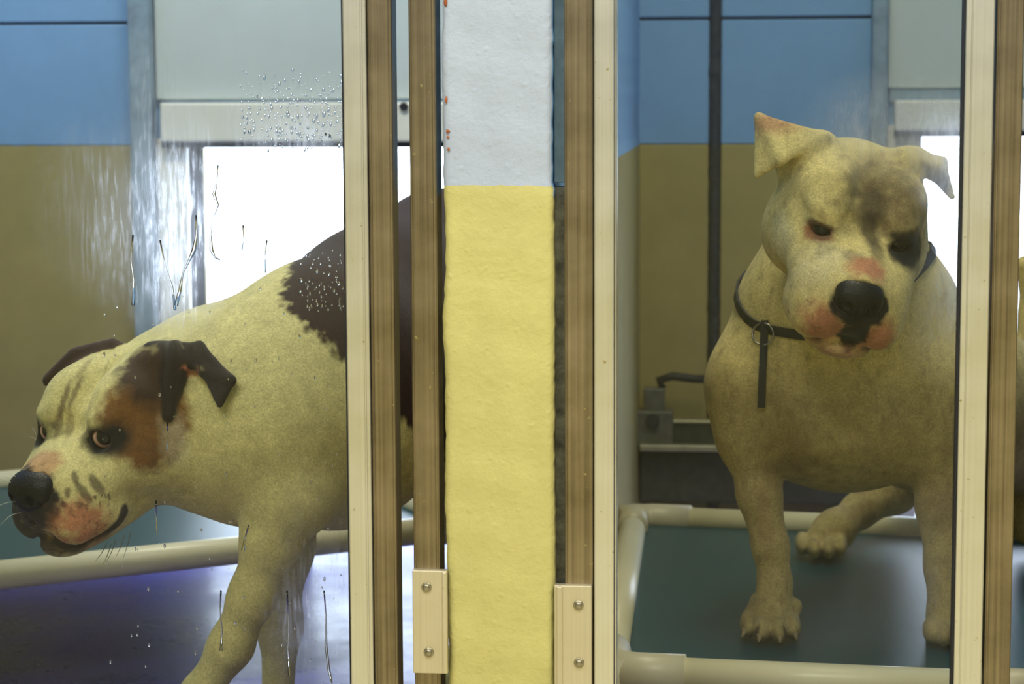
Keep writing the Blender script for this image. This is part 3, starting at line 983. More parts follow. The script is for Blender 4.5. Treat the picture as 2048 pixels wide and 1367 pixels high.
MOUTH = [(0.0, 16.2, -7.4), (1.8, 15.5, -8.6), (3.3, 13.3, -9.2), (4.3, 11.0, -9.0), (4.9, 9.5, -8.6), (5.2, 8.5, -7.7)]
def sculpt_head(f, h, wide=1.0, eyeo=0.58):
    k, mw = h.k, h.mw
    def e(c, r, kk=1.5, sub=False, rx=0, ry=0, rz=0, both=False):
        for sgn in ((1, -1) if both else (1,)):
            f.ell(h.w((c[0] * sgn, c[1], c[2])), [v * k for v in r], h.axis(rx, ry * sgn, rz * sgn), kk * k, sub)
    def cone(a, b, ra, rb, kk=1.5, sub=False, both=False):
        for sgn in ((1, -1) if both else (1,)):
            f.cone(h.w((a[0] * sgn, a[1], a[2])), h.w((b[0] * sgn, b[1], b[2])), ra * k, rb * k, kk * k, sub)
    e((0, -0.5, 0.0), (7.0 * wide, 8.3, 6.0))                    # skull
    e((3.4, 2.6, 2.3), (3.6, 4.4, 3.2), 2.0, both=True)          # domes of the forehead
    e((5.0 * wide, 1.6, -3.4), (3.7, 5.2, 4.6), 2.2, both=True)  # cheeks
    cone((4.2 * wide, 5.6, -2.2), (2.6 * mw, 11.0, -4.2), 2.9, 3.1, 2.2, both=True)
    cone((0, 6.0, -1.4), (0, 14.2, -2.9), 3.1, 2.7, 2.0)         # bridge of the nose
    e((0, 11.5, -4.8), (4.3 * mw, 5.0, 3.7), 1.6)                     # muzzle
    e((2.5 * mw, 12.2, -6.3), (2.5 * mw, 3.9, 3.3), 1.0, both=True, rz=-8) # flews
    e((3.6 * mw, 9.2, -7.0), (1.8, 3.2, 2.3), 1.2, both=True, rz=-12)
    e((0, 9.0, -9.2), (3.6 * mw, 6.2, 2.0), 1.0)                      # lower jaw
    e((0, 13.0, -9.4), (2.7 * mw, 2.3, 1.4), 0.8)                     # chin
    e((0, 2.5, -7.5), (4.6, 5.0, 3.2), 2.2)                      # throat
    e((3.5, 6.6, 2.3), (2.3, 1.7, 1.0), 1.0, both=True, rx=-20, ry=3)    # brows
    e((4.3, 6.2, -2.0), (2.0, 2.3, 1.4), 1.5, both=True)         # under the eyes
    e((0, 6.4, 3.6), (0.8, 4.4, 1.2), 3.0, True, rx=-18)        # furrow between the domes
    e((0, 8.4, 1.7), (2.0, 1.6, 1.2), 1.4, True)                 # stop
    for sgn in (1, -1):                                          # eye sockets and lids
        c = (3.9 * sgn, 7.15, 0.35)
        f.ell(h.w(c), [1.75 * k, 1.5 * k, 1.35 * k], h.axis(rz=-24 * sgn), 0.9 * k)
        f.ell(h.w((4.25 * sgn, 8.4, 0.15)), [1.15 * k, 2.0 * k, eyeo * k], h.axis(rz=-28 * sgn, ry=1 * sgn), 0.25 * k, True)
    # mouth line, along the flews
    for sgn in (1, -1):
        pts = [(a * sgn * mw, b, c) for a, b, c in MOUTH]
        f.chain([h.w(p) for p in pts], [0.30 * k, 0.34 * k, 0.38 * k, 0.40 * k, 0.36 * k, 0.25 * k], 0.35 * k, True)
    cone((0, 16.8, -3.6), (0, 16.6, -6.6), 0.22, 0.28, 0.4, True)        # groove under the nose
    e((0, 15.6, -2.7), (2.2, 1.2, 1.6), 0.8, True)               # seat of the nose leather

def make_nose(h, parent, nk=1.0):
    f = Field(np.min([h.w((x, y, z)) for x in (-3.6, 3.6) for y in (12.6, 18) for z in (-6.4, 1)], 0), np.max([h.w((x, y, z)) for x in (-3.6, 3.6) for y in (12.6, 18) for z in (-6.4, 1)], 0), 0.0011)
    k = h.k * nk
    f.ell(h.w((0, 15.2, -2.2)), [2.45 * k, 1.9 * k, 1.45 * k], h.R, .3 * k)
    f.ell(h.w((0, 15.6, -3.2)), [1.9 * k, 1.7 * k, 1.6 * k], h.R, .8 * k)
    for s in (1, -1):
        f.ell(h.w((1.35 * s, 15.9, -2.8)), [1.05 * k, 1.15 * k, 1.15 * k], h.R, .5 * k)
    f.cone(h.w((0, 16.4, -3.6)), h.w((0, 15.9, -5.6)), .75 * k, .42 * k, .6 * k)
    for s in (1, -1):
        f.ell(h.w((1.15 * s, 17.25, -2.95)), [.42 * k, .9 * k, .55 * k], h.axis(ry=20 * s), .15 * k, True)
        f.cone(h.w((1.3 * s, 17.0, -3.2)), h.w((2.3 * s, 16.4, -3.7)), .26 * k, .16 * k, .1 * k, True)
    f.cone(h.w((0, 17.5, -2.4)), h.w((0, 17.0, -5.6)), .13 * k, .13 * k, .15 * k, True)
    V, F = f.mesh(2)
    o = np_mesh('nose', V, F, M['nose'], parent)
    o['label'] = 'black nose leather'
    return o

def make_eye(h, sgn, parent, look, iris=(0.004, 0.004, 0.006), sclera=(0.74, 0.46, 0.38)):
    c = np.array((3.92 * sgn, 7.12, 0.28))
    bm = bmesh.new()
    bmesh.ops.create_uvsphere(bm, u_segments=48, v_segments=32, radius=1.0)
    V = np.array([v.co[:] for v in bm.verts])
    F = [[v.index for v in fa.verts] for fa in bm.faces]
    bm.free()
    me = bpy.data.meshes.new('eye')
    W3 = h.w(c) + 1.28 * h.k * V
    me.from_pydata(W3.tolist(), [], F)
    me.polygons.foreach_set('use_smooth', [True] * len(me.polygons))
    d = np.array(look, float); d /= np.linalg.norm(d)
    t = np.degrees(np.arccos(np.clip(V @ d, -1, 1)))
    w = 1 / (1 + np.exp((t - 47) / 2.0))[:, None]
    col = w * np.array(iris) + (1 - w) * np.array(sclera)
    at = me.attributes.new('coat', 'FLOAT_COLOR', 'POINT')
    at.data.foreach_set('color', np.concatenate([col, np.ones((len(col), 1))], 1).astype(np.float32).ravel())
    o = link('eye', me, M['eye'], parent)
    return o

def lerp(col, mask, to):
    mask = np.clip(mask, 0, 1)[:, None]
    return col * (1 - mask) + np.array(to) * mask

def patch(V, c, r, R=None, soft=0.25, nz=0.0, nscale=60):
    """1 inside an ellipsoid round c, falling to 0 over soft, with a ragged edge"""
    q = V - np.array(c)
    if R is not None: q = q @ np.array(R).T
    d = np.sqrt(((q / np.array(r)) ** 2).sum(1))
    if nz: d = d + nz * fnoise(V, nscale)
    return np.clip((1 - d) / soft + .5, 0, 1)

def tri_dist(V, a, b, c):
    a, b, c = (np.array(v, float) for v in (a, b, c))
    ba, cb, ac = b - a, c - b, a - c
    nor = np.cross(ba, ac)
    pa, pb, pc = V - a, V - b, V - c
    s = np.sign(pa @ np.cross(ba, nor)) + np.sign(pb @ np.cross(cb, nor)) + np.sign(pc @ np.cross(ac, nor))
    def ed(e, p):
        t = np.clip((p @ e) / (e @ e), 0, 1)[:, None]
        return ((p - e * t) ** 2).sum(1)
    return np.sqrt(np.where(s < 2, np.minimum(np.minimum(ed(ba, pa), ed(cb, pb)), ed(ac, pc)), (pa @ nor) ** 2 / (nor @ nor)))

class Skin:
    """finds the spot of the coat that a sight line meets, and lays a soft mark round it"""
    def __init__(self, V, F):
        from mathutils.bvhtree import BVHTree
        self.V, self.bv = V, BVHTree.FromPolygons(V.tolist(), F.tolist())
    def at(self, px, py):
        return self.bv.ray_cast(CL, ray(px, py).normalized(), 6)[0]
    def mark(self, col, px, py, rx, ry, rot, amt, to, soft=.6, nz=.5, ns=90):
        c = self.at(px, py)
        if c is None: return col
        m = PXS(c)
        q = self.V - np.array(c)
        u, w, n = q @ np.array(RC), q @ np.array(UC), q @ np.array(VC)
        a = math.radians(rot)
        x, y = u * math.cos(a) + w * math.sin(a), -u * math.sin(a) + w * math.cos(a)
        d = np.sqrt((x / (rx * m)) ** 2 + (y / (ry * m)) ** 2 + (n / .035) ** 2) + nz * fnoise(self.V, ns)
        return lerp(col, amt * np.clip((1 - d) / soft + .5, 0, 1), to)

PINK, BLACK, PALE = (0.50, 0.165, 0.09), (0.016, 0.013, 0.012), (0.72, 0.64, 0.42)
def rel(px, py, Y):
    return np.array(P(px, py, Y))

# ------------------------------------------------------------------ the brown and white dog, left kennel
def left_dog():
    root = empty('dog', (rel(520, 1600, .40)[0], .40, FZ))
    tag(root, 'white and brown dog with a dark ear, seen sideways behind the wet left glass', 'dog')
    h = Head(254, 814, 0.36, 37.5, 22.4, -3.0, 19.0, 0.90)
    f = Field((-1.02, 0.10, -0.01), (-0.20, 0.98, 0.86), 0.0027)
    px = lambda n, p: n * PXS(p)
    def c(a, r):                      # (px, py, Y), radius in pixels there
        p = rel(*a)
        return p, r * PXS(p)
    def chain(lst, k=.04):
        q = [c(a, r) for a, r in lst]
        f.chain([v[0] for v in q], [v[1] for v in q], k)
    # trunk: shoulders towards the viewer's left, rump deeper and to the right
    chain([((520, 825, .42), 195), ((650, 800, .48), 236), ((770, 735, .64), 215), ((872, 585, .92), 152)], .06)
    chain([((640, 700, .48), 150), ((760, 620, .66), 140), ((886, 520, .88), 140)], .06)
    # neck
    chain([((320, 800, .44), 122), ((410, 805, .42), 160), ((520, 815, .42), 198)], .05)
    chain([((345, 880, .40), 110), ((470, 910, .40), 118)], .04)
    # chest and shoulder of the near foreleg
    chain([((560, 880, .36), 120), ((590, 990, .34), 78)], .05)
    # near foreleg reaching forward to the floor
    leg = [((585, 985, .34), 72), ((545, 1075, .34), 56), ((505, 1190, .34), 43), ((462, 1290, .345), 40), ((400, 1390, .35), 36), ((362, 1470, .36), 35)]
    chain(leg, .02)
    q = [rel(362, 1470, .36), rel(345, 1560, .36), rel(330, 1625, .34)]
    f.chain(q, [.019, .022, .024], .02)
    for t in range(4):
        a = rel(350 - t * 8, 1635 + 8 * t, .31 + .022 * t); a[2] = FZ + .017
        f.ell(a + np.array([-.025, -.01, 0]), [.028, .013, .016], None, .012)
    # far foreleg, behind
    chain([((560, 960, .50), 70), ((570, 1090, .52), 50), ((560, 1250, .53), 36), ((555, 1420, .53), 32)], .03)
    a = rel(555, 1420, .53); b_ = a.copy(); b_[2] = FZ + .025
    f.cone(a, b_, .018, .022, .02); f.ell(b_ + np.array([-.03, -.005, -.004]), [.045, .03, .02], None, .02)
    # hind legs
    for (x, y) in ((-.385, .78), (-.385, .93)):
        f.chain([(x, y, .54), (x + .025, y, .42), (x + .06, y, .30), (x + .045, y, .20), (x + .04, y, FZ + .03)], [.085, .065, .034, .026, .024], .02)
        f.ell((x + .01, y, FZ + .02), (.05, .03, .02), None, .02)
    sculpt_head(f, h, 1.0, 1.02)
    # near ear: a front lobe and a flap folded back, with the hollow between
    e0 = h.w((6.3, -1.2, 4.6)); Ye = e0[1]
    EA = [[(288, 704, Ye + .012), (350, 688, Ye - .010), (336, 832, Ye - .030)],
          [(350, 688, Ye - .010), (366, 745, Ye - .014), (336, 832, Ye - .030)],
          [(300, 692, Ye + .004), (400, 690, Ye - .004), (408, 742, Ye - .020)],
          [(400, 690, Ye - .004), (464, 760, Ye - .036), (408, 742, Ye - .020)],
          [(464, 760, Ye - .036), (440, 810, Ye - .048), (408, 742, Ye - .020)]]
    EA = [[rel(*q) for q in t] for t in EA]
    f.ell(rel(325, 718, Ye + .014), [px(56, e0), .028, px(36, e0)], None, .02)
    for t in EA:
        f.tri(*t, .0042, .008)
    hollow = [rel(335, 708, Ye + .006), rel(432, 745, Ye - .006), rel(376, 812, Ye + .004)]
    f.tri(*hollow, .0040, .008)
    # far ear, lying behind the skull
    g0 = h.w((-6.0, -1.2, 4.8)); Yg = g0[1]
    FE = [rel(226, 690, Yg - .01), rel(150, 708, Yg), rel(98, 760, Yg)]
    f.tri(*FE, .0085, .012)
    V, F = f.mesh(2)
    # ---------------- coat
    Q = h.inv(V)
    n1 = fnoise(V, 55)
    col = np.tile(np.array((0.73, 0.64, 0.27)), (len(V), 1))
    col *= (1 + .10 * fnoise(V, 25))[:, None]
    BR, DK = (0.215, 0.098, 0.022), (0.022, 0.013, 0.009)
    # saddle patch, ragged edged, over the back and ribs
    cs = np.array(rel(568, 596, .46))
    q = (V - cs) / PXS(cs)
    u, w = q @ np.array(RC), -(q @ np.array(UC))
    d = np.maximum((w - 1.05 * u) / 1.45, (-u)) + 34 * fnoise(V, 26) + 40 * fnoise(V * (1, 1, .35), 150)
    sad = np.clip(-d / 14, 0, 1) * (V[:, 2] > .44)
    col = lerp(col, sad, (0.042, 0.020, 0.012))
    # eye patch: brown from brow to ear and cheek
    d = np.sqrt(((Q - (6.0, 3.6, 0.2)) / (5.0, 5.6, 5.4)) ** 2 @ np.ones(3)) + .22 * fnoise(Q, .9) + .10 * fnoise(Q, 3.0)
    em = np.clip((1.02 - d) / .22, 0, 1) * np.clip((Q[:, 0] - 2.2 - .35 * np.clip(Q[:, 2], 0, 6)) / .5 + .4 * fnoise(Q, 2), 0, 1)
    col = lerp(col, em, BR)
    col = lerp(col, em * np.clip(fnoise(Q, .8) * 3, 0, .6), (0.16, 0.075, 0.025))
    em2 = patch(Q, (6.0, 0.6, 4.4), (3.6, 4.0, 3.0), None, .5, .5, 1.2) * np.clip((Q[:, 0] - 2.6) / .5, 0, 1)
    col = lerp(col, em2, (0.055, 0.028, 0.014))
    for s in (1, -1):
        col = lerp(col, patch(Q, (4.4 * s, 7.6, 0.1), (2.7, 2.4, 2.0), None, .5, .4, 1.5), BLACK)
    # forehead wrinkles, the shade of their creases painted as dark streaks
    sk = Skin(V, F)
    for (x, y, rx, ry, rt, am) in ((128, 800, 6, 42, -14, .75), (150, 785, 5, 38, -20, .7), (118, 845, 8, 34, -6, .6), (140, 850, 9, 30, 0, .5), (168, 735, 5, 26, -30, .4), (100, 830, 9, 20, 0, .35)):
        col = sk.mark(col, x, y, rx, ry, rt, am, (0.15, 0.10, 0.055))
    col = sk.mark(col, 90, 1084, 26, 22, 0, .9, (0.05, 0.035, 0.03), .5)
    col = sk.mark(col, 350, 880, 26, 60, 10, .35, (0.86, 0.80, 0.52), .8)  # brightly lit cheek, painted lighter than the neck
    # muzzle: pink with black freckles and lips
    mz = patch(Q, (2.6, 13.6, -6.2), (3.2, 3.4, 2.6), None, .35, .9, 1.0)
    col = lerp(col, mz * .85, PINK)
    col = lerp(col, patch(Q, (0, 13.8, -.6), (2.6, 2.4, 1.6), None, .4, .5, 1.2) * .6, PINK)
    col = lerp(col, patch(Q, (-0.6, 15.6, -3.6), (4.2, 2.7, 3.5), None, .2, .7, 1.0), BLACK)
    fr = np.clip((fnoise(Q, 2.6) - .13) / .06, 0, 1) * (Q[:, 1] > 10.5) * (Q[:, 2] < -4.2)
    col = lerp(col, fr * .8, (0.085, 0.045, 0.035))
    for (x, y, rx, ry, rt) in ((192, 968, 9, 24, 32), (168, 985, 8, 26, 35), (150, 955, 7, 14, 20), (135, 985, 6, 10, 0), (160, 1010, 6, 9, 0), (142, 1022, 5, 7, 0)):
        col = sk.mark(col, x, y, rx, ry, rt, .75, (0.09, 0.065, 0.04), .5)
    col = sk.mark(col, 170, 1040, 66, 34, -12, .45, (0.50, 0.20, 0.09), .8, .8)
    lip = [(a * h.mw, b, c) for a, b, c in MOUTH]
    for s in (1, -1):
        for i in range(5):
            a, b_ = np.array(lip[i]) * (s, 1, 1), np.array(lip[i + 1]) * (s, 1, 1)
            t = np.clip(((Q - a) @ (b_ - a)) / ((b_ - a) @ (b_ - a)), 0, 1)[:, None]
            d = np.linalg.norm(Q - a - t * (b_ - a), axis=1) + .5 * fnoise(Q, 1.2)
            col = lerp(col, np.clip(((1.15 if i > 2 else .8) - d) / .3, 0, 1), (0.035, 0.024, 0.020))
    col = lerp(col, patch(Q, (0, 13.4, -9.3), (3.6, 3.0, 1.1), None, .4, .5, 1.2) * .92, (0.045, 0.03, 0.026))
    col = lerp(col, patch(Q, (3.6, 11.6, -10.2), (1.6, 2.0, .8), None, .6, .5, 1.2) * .6, (0.40, 0.19, 0.11))
    col = lerp(col, patch(Q, (-3.0, 14.6, -6.6), (2.6, 3.0, 3.2), None, .3, .4, 1.0) * .93, (0.03, 0.022, 0.02))
    # ears
    ed = np.min([tri_dist(V, *t) for t in EA], 0)
    hd = tri_dist(V, *hollow)
    col = lerp(col, np.clip((.0075 - hd) / .002, 0, 1) * (V[:, 2] < rel(380, 715, Ye)[2]), (0.52, 0.34, 0.19))
    col = lerp(col, np.clip((.0085 - ed) / .002, 0, 1) * np.where(hd < ed - .0005, .0, 1), DK)
    pk = patch(V, rel(386, 738, Ye - .008), (px(20, e0), .03, px(14, e0)), None, .5)
    col = lerp(col, .7 * pk * (ed > .005), PINK)
    far = tri_dist(V, *FE) < .0125
    col = lerp(col, far * 1.0, (0.055, 0.026, 0.016))
    col *= (1 + .16 * n1)[:, None]
    o = np_mesh('body', V - np.array(root.location), F, M['coat'], root, np.clip(col, 0.004, 1))
    sub = []
    for q in (make_nose(h, root, 1.14), make_eye(h, 1, root, RC * 0.20 + VC * 1.0 - UC * .04), make_eye(h, -1, root, VC)):
        q.data.transform(Matrix.Translation(-root.location)); sub.append(q)
    sub[1]['label'] = 'dark eye with a pink white rim turned towards the viewer'
    rw = random.Random(4)
    def whisker(a, b, mat, sag, r=.00035):
        A, B = Vector(a), Vector(b)
        pts = [A.lerp(B, t / 6) + Vector((0, 0, sag * math.sin(math.pi * t / 6))) - root.location for t in range(7)]
        tube('whisker', pts, [r, r, r * .9, r * .8, r * .7, r * .5, r * .3], mat, root, 5)
    for (y0, x1, y1) in ((958, -20, 950), (978, -30, 952), (1005, -14, 1018), (1025, 0, 1050)):
        whisker(rel(44, y0, .235), rel(x1, y1, .22), M['whisker'], .004)
    for (x0, y0, x1, y1) in ((214, 1085, 190, 1122), (232, 1078, 212, 1125), (250, 1068, 232, 1112), (262, 1062, 246, 1116), (222, 1088, 206, 1128)):
        whisker(rel(x0, y0, .275), rel(x1, y1, .265), M['lash_dark'], -.002, .0005)
    for (x0, y0, x1, y1) in ((72, 868, 62, 852), (74, 880, 58, 872)):
        whisker(rel(x0, y0, .36), rel(x1, y1, .35), M['whisker'], .001)
    return root

# ------------------------------------------------------------------ the fawn dog, right kennel
def right_dog():
    root = empty('dog', (rel(1700, 1290, .6)[0], .6, CZ))
    tag(root, 'fawn dog with folded ears standing on the bed, facing the viewer behind the right glass', 'dog')
    h = Head(1704, 404, 0.47, 2.5, 32.0, -13.0, 19.0, 0.97, 1.2)
    f = Field((-0.10, 0.22, 0.24), (0.62, 1.12, 1.0), 0.0027)
    px = lambda n, p: n * PXS(p)
    def c(a, r):
        p = rel(*a)
        return p, r * PXS(p)
    def chain(lst, k=.04):
        q = [c(a, r) for a, r in lst]
        f.chain([v[0] for v in q], [v[1] for v in q], k)
    # neck and chest
    chain([((1690, 470, .59), 145), ((1685, 620, .60), 176), ((1680, 760, .62), 208)], .05)
    chain([((1590, 640, .58), 95), ((1545, 790, .58), 112)], .06)
    chain([((1800, 640, .60), 110), ((1830, 790, .58), 115)], .06)
    f.ell(rel(1690, 815, .60), [.118, .13, .080], None, .05)
    # trunk going back to the right
    chain([((1700, 770, .66), 180), ((1880, 800, .82), 172), ((2040, 830, .98), 145)], .05)
    # tail raised behind
    chain([((2060, 760, 1.02), 40), ((2075, 640, 1.03), 28), ((2050, 530, 1.02), 20)], .03)
    # near left foreleg, planted on the sling
    chain([((1520, 765, .56), 90), ((1502, 880, .545), 58)], .05)
    chain([((1502, 880, .545), 54), ((1518, 985, .535), 43), ((1541, 1090, .53), 35), ((1550, 1165, .525), 32), ((1545, 1205, .515), 38)], .012)
    p0 = rel(1538, 1262, .495)
    f.ell(rel(1543, 1228, .512), [px(44, p0), .034, px(34, p0)], None, .012)
    for (tx, ty, ty_, rw_) in ((1496, 1258, .497, 17), (1523, 1278, .478, 19), (1557, 1281, .476, 19), (1586, 1259, .492, 16)):
        a = rel(tx, ty, ty_)
        a[2] = CZ + .010
        f.ell(a, [px(rw_, a), .030, px(26, a)], None, .003)
        b_ = a + np.array([(1540 - tx) * PXS(a) * .5, .035, .022])
        f.cone(a + np.array([0, .01, .004]), b_, px(rw_ * .8, a), px(17, a), .004)
    f.ell(rel(1594, 1212, .52), [px(11, p0), .011, px(16, p0)], None, .008)          # dew claw pad
    # right foreleg
    chain([((1850, 760, .56), 95), ((1875, 890, .55), 66)], .05)
    chain([((1875, 890, .55), 60), ((1884, 1010, .54), 50), ((1893, 1130, .53), 42), ((1897, 1230, .52), 40), ((1895, 1290, .505), 44)], .012)
    for (tx, ty, ty_) in ((1862, 1318, .48), (1885, 1332, .468), (1915, 1332, .468), (1938, 1315, .48)):
        a = rel(tx, ty, ty_); a[2] = CZ + .012
        f.ell(a, [px(18, a), .028, px(26, a)], None, .004)
    # hind legs: the left one shows between the forelegs
    chain([((1860, 880, 1.06), 85), ((1790, 980, 1.06), 42), ((1722, 1018, 1.03), 32), ((1668, 1060, .98), 36), ((1645, 1080, .96), 34)], .02)
    for (tx, ty, yy) in ((1604, 1086, .955), (1628, 1102, .935), (1656, 1106, .935), (1680, 1096, .95)):
        a = rel(tx, ty, yy); a[2] = max(a[2], CZ + .012); f.ell(a, [px(14, a), .040, px(22, a)], None, .004)
    chain([((2040, 880, .98), 100), ((2060, 990, 1.0), 50), ((2050, 1058, .98), 30)], .03)
    sculpt_head(f, h, 1.03)
    # ears folded over
    eL = h.w((-6.0, -1.0, 4.8)); eR = h.w((6.0, -1.0, 4.8))
    yl, yr = eL[1], eR[1]
    f.ell(rel(1610, 300, yl + .01), [px(62, eL), .03, px(34, eL)], np.array(Matrix.Rotation(math.radians(-28), 3, 'Y').transposed()), .02)
    f.tri(rel(1650, 272, yl - .012), rel(1517, 234, yl - .004), rel(1562, 322, yl - .034), .0045, .010)
    f.tri(rel(1517, 234, yl - .004), rel(1562, 322, yl - .034), rel(1512, 352, yl - .026), .0040, .008)
    f.tri(rel(1640, 285, yl + .006), rel(1520, 238, yl + .006), rel(1575, 372, yl + .012), .0045, .010)
    f.ell(rel(1822, 322, yr + .01), [px(40, eR), .03, px(32, eR)], None, .02)
    f.tri(rel(1800, 306, yr - .010), rel(1884, 322, yr - .002), rel(1866, 350, yr - .020), .0050, .010)
    f.tri(rel(1884, 322, yr - .002), rel(1866, 350, yr - .020), rel(1904, 394, yr - .010), .0042, .008)
    f.tri(rel(1835, 322, yr + .004), rel(1884, 324, yr + .006), rel(1900, 388, yr + .006), .0040, .008)
    V, F = f.mesh(2)
    Q = h.inv(V)
    col = np.tile(np.array((0.77, 0.615, 0.24)), (len(V), 1))
    col *= (1 + .14 * fnoise(V, 22))[:, None]
    onhead = (Q[:, 1] > -6) & (np.abs(Q[:, 0]) < 9.5) & (Q[:, 2] > -11)
    # paler face, trunk painted darker for the weaker light down there
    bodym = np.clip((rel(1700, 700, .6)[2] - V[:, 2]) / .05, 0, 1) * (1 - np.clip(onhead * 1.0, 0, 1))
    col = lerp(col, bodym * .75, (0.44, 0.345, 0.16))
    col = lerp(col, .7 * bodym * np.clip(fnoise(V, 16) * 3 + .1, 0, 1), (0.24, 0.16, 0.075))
    sk = Skin(V, F)
    # brindle flecks all over
    fl_ = np.clip(fnoise(V * (1.6, 1, .7), 95) * 4 - .25, 0, 1)
    col = lerp(col, .40 * fl_, (0.20, 0.125, 0.055))
    # dusky smudge down the forehead and round the eye on the right
    D1 = (0.19, 0.115, 0.055)
    col = lerp(col, .45 * patch(Q, (1.4, 4.6, 4.6), (3.8, 4.2, 3.0), None, 1.0, 1.6, 1.2), D1)
    col = lerp(col, .6 * patch(Q, (4.6, 5.4, 1.6), (3.4, 3.4, 3.6), None, .7, .9, 1.3), D1)
    col = lerp(col, .97 * patch(Q, (4.5, 7.4, -.2), (2.3, 2.4, 2.0), None, .35, .7, 1.3), (0.020, 0.016, 0.014))
    col = lerp(col, .9 * patch(Q, (5.2, 6.8, -2.4), (2.0, 2.0, 1.4), None, .6, .8, 1.4), (0.09, 0.06, 0.04))
    for (x, y, rx, ry, rt, am) in ((1768, 350, 66, 50, 0, .30), (1748, 400, 26, 62, 8, .45), (1702, 512, 34, 11, -22, .6),
                                   (1700, 355, 26, 10, 10, .45), (1710, 385, 34, 9, 0, .5), (1668, 405, 16, 10, 0, .3), (1655, 500, 18, 8, 30, .4), (1800, 380, 30, 60, 10, .35), (1640, 500, 6, 14, 0, .4)):
        col = sk.mark(col, x, y, rx, ry, rt, am, (0.085, 0.055, 0.030), 1.0, 1.5, 75)
    for (x, y, rx, ry, rt, am) in ((1738, 460, 17, 52, 10, .85), (1745, 400, 20, 46, 4, .65), (1755, 505, 16, 26, 0, .6), (1712, 430, 14, 20, 20, .45)):
        col = sk.mark(col, x, y, rx, ry, rt, am, (0.045, 0.03, 0.018), .8, .7, 90)
    col = sk.mark(col, 1808, 500, 42, 44, 0, .95, (0.016, 0.013, 0.013), .4, .5)
    col = sk.mark(col, 1565, 470, 22, 46, 8, .6, (0.78, 0.70, 0.42), .8)  # light on the left cheek, painted into the coat
    # left eye with a red rim
    col = lerp(col, .85 * patch(Q, (-4.1, 8.0, -.1), (1.8, 1.6, 1.15), None, .5, .5, 1.5), (0.34, 0.11, 0.06))
    col = lerp(col, .9 * patch(Q, (-4.2, 8.0, 0.75), (1.7, 1.6, .55), None, .4, .3, 1.5), (0.06, 0.03, 0.02))
    # pale muzzle with pink and a black flash under the nose
    col = lerp(col, .8 * patch(Q, (-2.0, 11.0, -3.6), (4.4, 4.0, 3.4), None, .5, .5, 1.1), (0.74, 0.63, 0.36))
    col = lerp(col, .85 * patch(Q, (0.4, 13.3, -.9), (2.1, 1.9, 1.5), None, .5, .5, 1.2), PINK)
    col = lerp(col, .85 * patch(Q, (-2.4, 15.0, -6.2), (2.5, 2.2, 2.4), None, .5, .6, 1.2), PINK)
    col = lerp(col, .85 * patch(Q, (2.8, 15.0, -6.4), (2.0, 2.0, 2.4), None, .5, .6, 1.2), PINK)
    col = lerp(col, patch(Q, (0.25, 15.8, -3.2), (3.0, 2.2, 2.5), None, .15, .4, 1.0), BLACK)
    col = lerp(col, patch(Q, (0.55, 16.0, -6.4), (1.5, 2.4, 2.6), None, .15, .6, 1.3), BLACK)
    fr = (fnoise(Q, 2.0) > .20) & (Q[:, 1] > 11.5) & (Q[:, 2] < -4.2) & (Q[:, 2] > -8) & (Q[:, 0] < 0)
    col = lerp(col, fr * .5, (0.16, 0.08, 0.05))
    lip = [(a * h.mw, b, c) for a, b, c in MOUTH]
    for s in (1, -1):
        for i in range(5):
            a, b_ = np.array(lip[i]) * (s, 1, 1), np.array(lip[i + 1]) * (s, 1, 1)
            t = np.clip(((Q - a) @ (b_ - a)) / ((b_ - a) @ (b_ - a)), 0, 1)[:, None]
            d = np.linalg.norm(Q - a - t * (b_ - a), axis=1)
            col = lerp(col, np.clip((0.55 - d) / .25, 0, 1) * .9, (0.05, 0.02, 0.018))
    col = lerp(col, .8 * patch(Q, (0, 13.5, -9.4), (3.0, 2.4, 1.1), None, .4, .4, 1.2), (0.42, 0.19, 0.13))
    # ears: reddish fold on the left, shaded underside painted dark on the right
    col = lerp(col, .7 * patch(V, rel(1545, 245, yl - .004), (px(55, eL), .05, px(22, eL)), None, .8, .5, 60), (0.50, 0.22, 0.11))
    col = lerp(col, .9 * patch(V, rel(1872, 358, yr - .006), (px(34, eR), .05, px(22, eR)), np.array(Matrix.Rotation(math.radians(52), 3, 'Y').transposed()), .5), (0.05, 0.03, 0.03))
    for (x, y, rt, l) in ((1509, 1268, 22, 24), (1540, 1282, 2, 24), (1572, 1270, -16, 22)):
        col = sk.mark(col, x, y, 4, l, -rt, .85, (0.10, 0.05, 0.03), .5, .3)  # shade in the gaps between the toes, painted on
    col = sk.mark(col, 1530, 1040, 14, 70, 8, .35, (0.36, 0.20, 0.10), .9, .8)
    col = sk.mark(col, 1866, 350, 11, 36, 38, .9, (0.03, 0.02, 0.022), .5, .3)  # shade inside the right ear, painted darker still
    # toes slightly pink
    col = lerp(col, .5 * patch(V, rel(1538, 1285, .49), (px(60, p0), .07, px(32, p0)), None, .6, .4, 80), (0.42, 0.24, 0.12))
    o = np_mesh('body', V - np.array(root.location), F, M['coat'], root, np.clip(col, 0.004, 1))
    for q in (make_nose(h, root), make_eye(h, -1, root, VC * 1 - UC * .25 - RC * .05, (.01, .012, .014), (.10, .05, .045)), make_eye(h, 1, root, VC, (.008, .008, .009), (.06, .04, .04))):
        q.data.transform(Matrix.Translation(-root.location))
    # claws on the planted paw
    for (tx, ty, yy, dx) in ((1489, 1270, .469, -14), (1519, 1294, .449, -6), (1559, 1297, .447, 2), (1590, 1272, .464, 8)):
        a = Vector(rel(tx, ty, yy)); a.z = CZ + .007
        e = a + Vector((dx * PXS(a) * .4, -.006, -.004))
        tube('claw', [a + Vector((0, .010, .004)) - root.location, a - root.location, e - root.location], [.0036, .0033, .0012], M['claw'], root, 8)
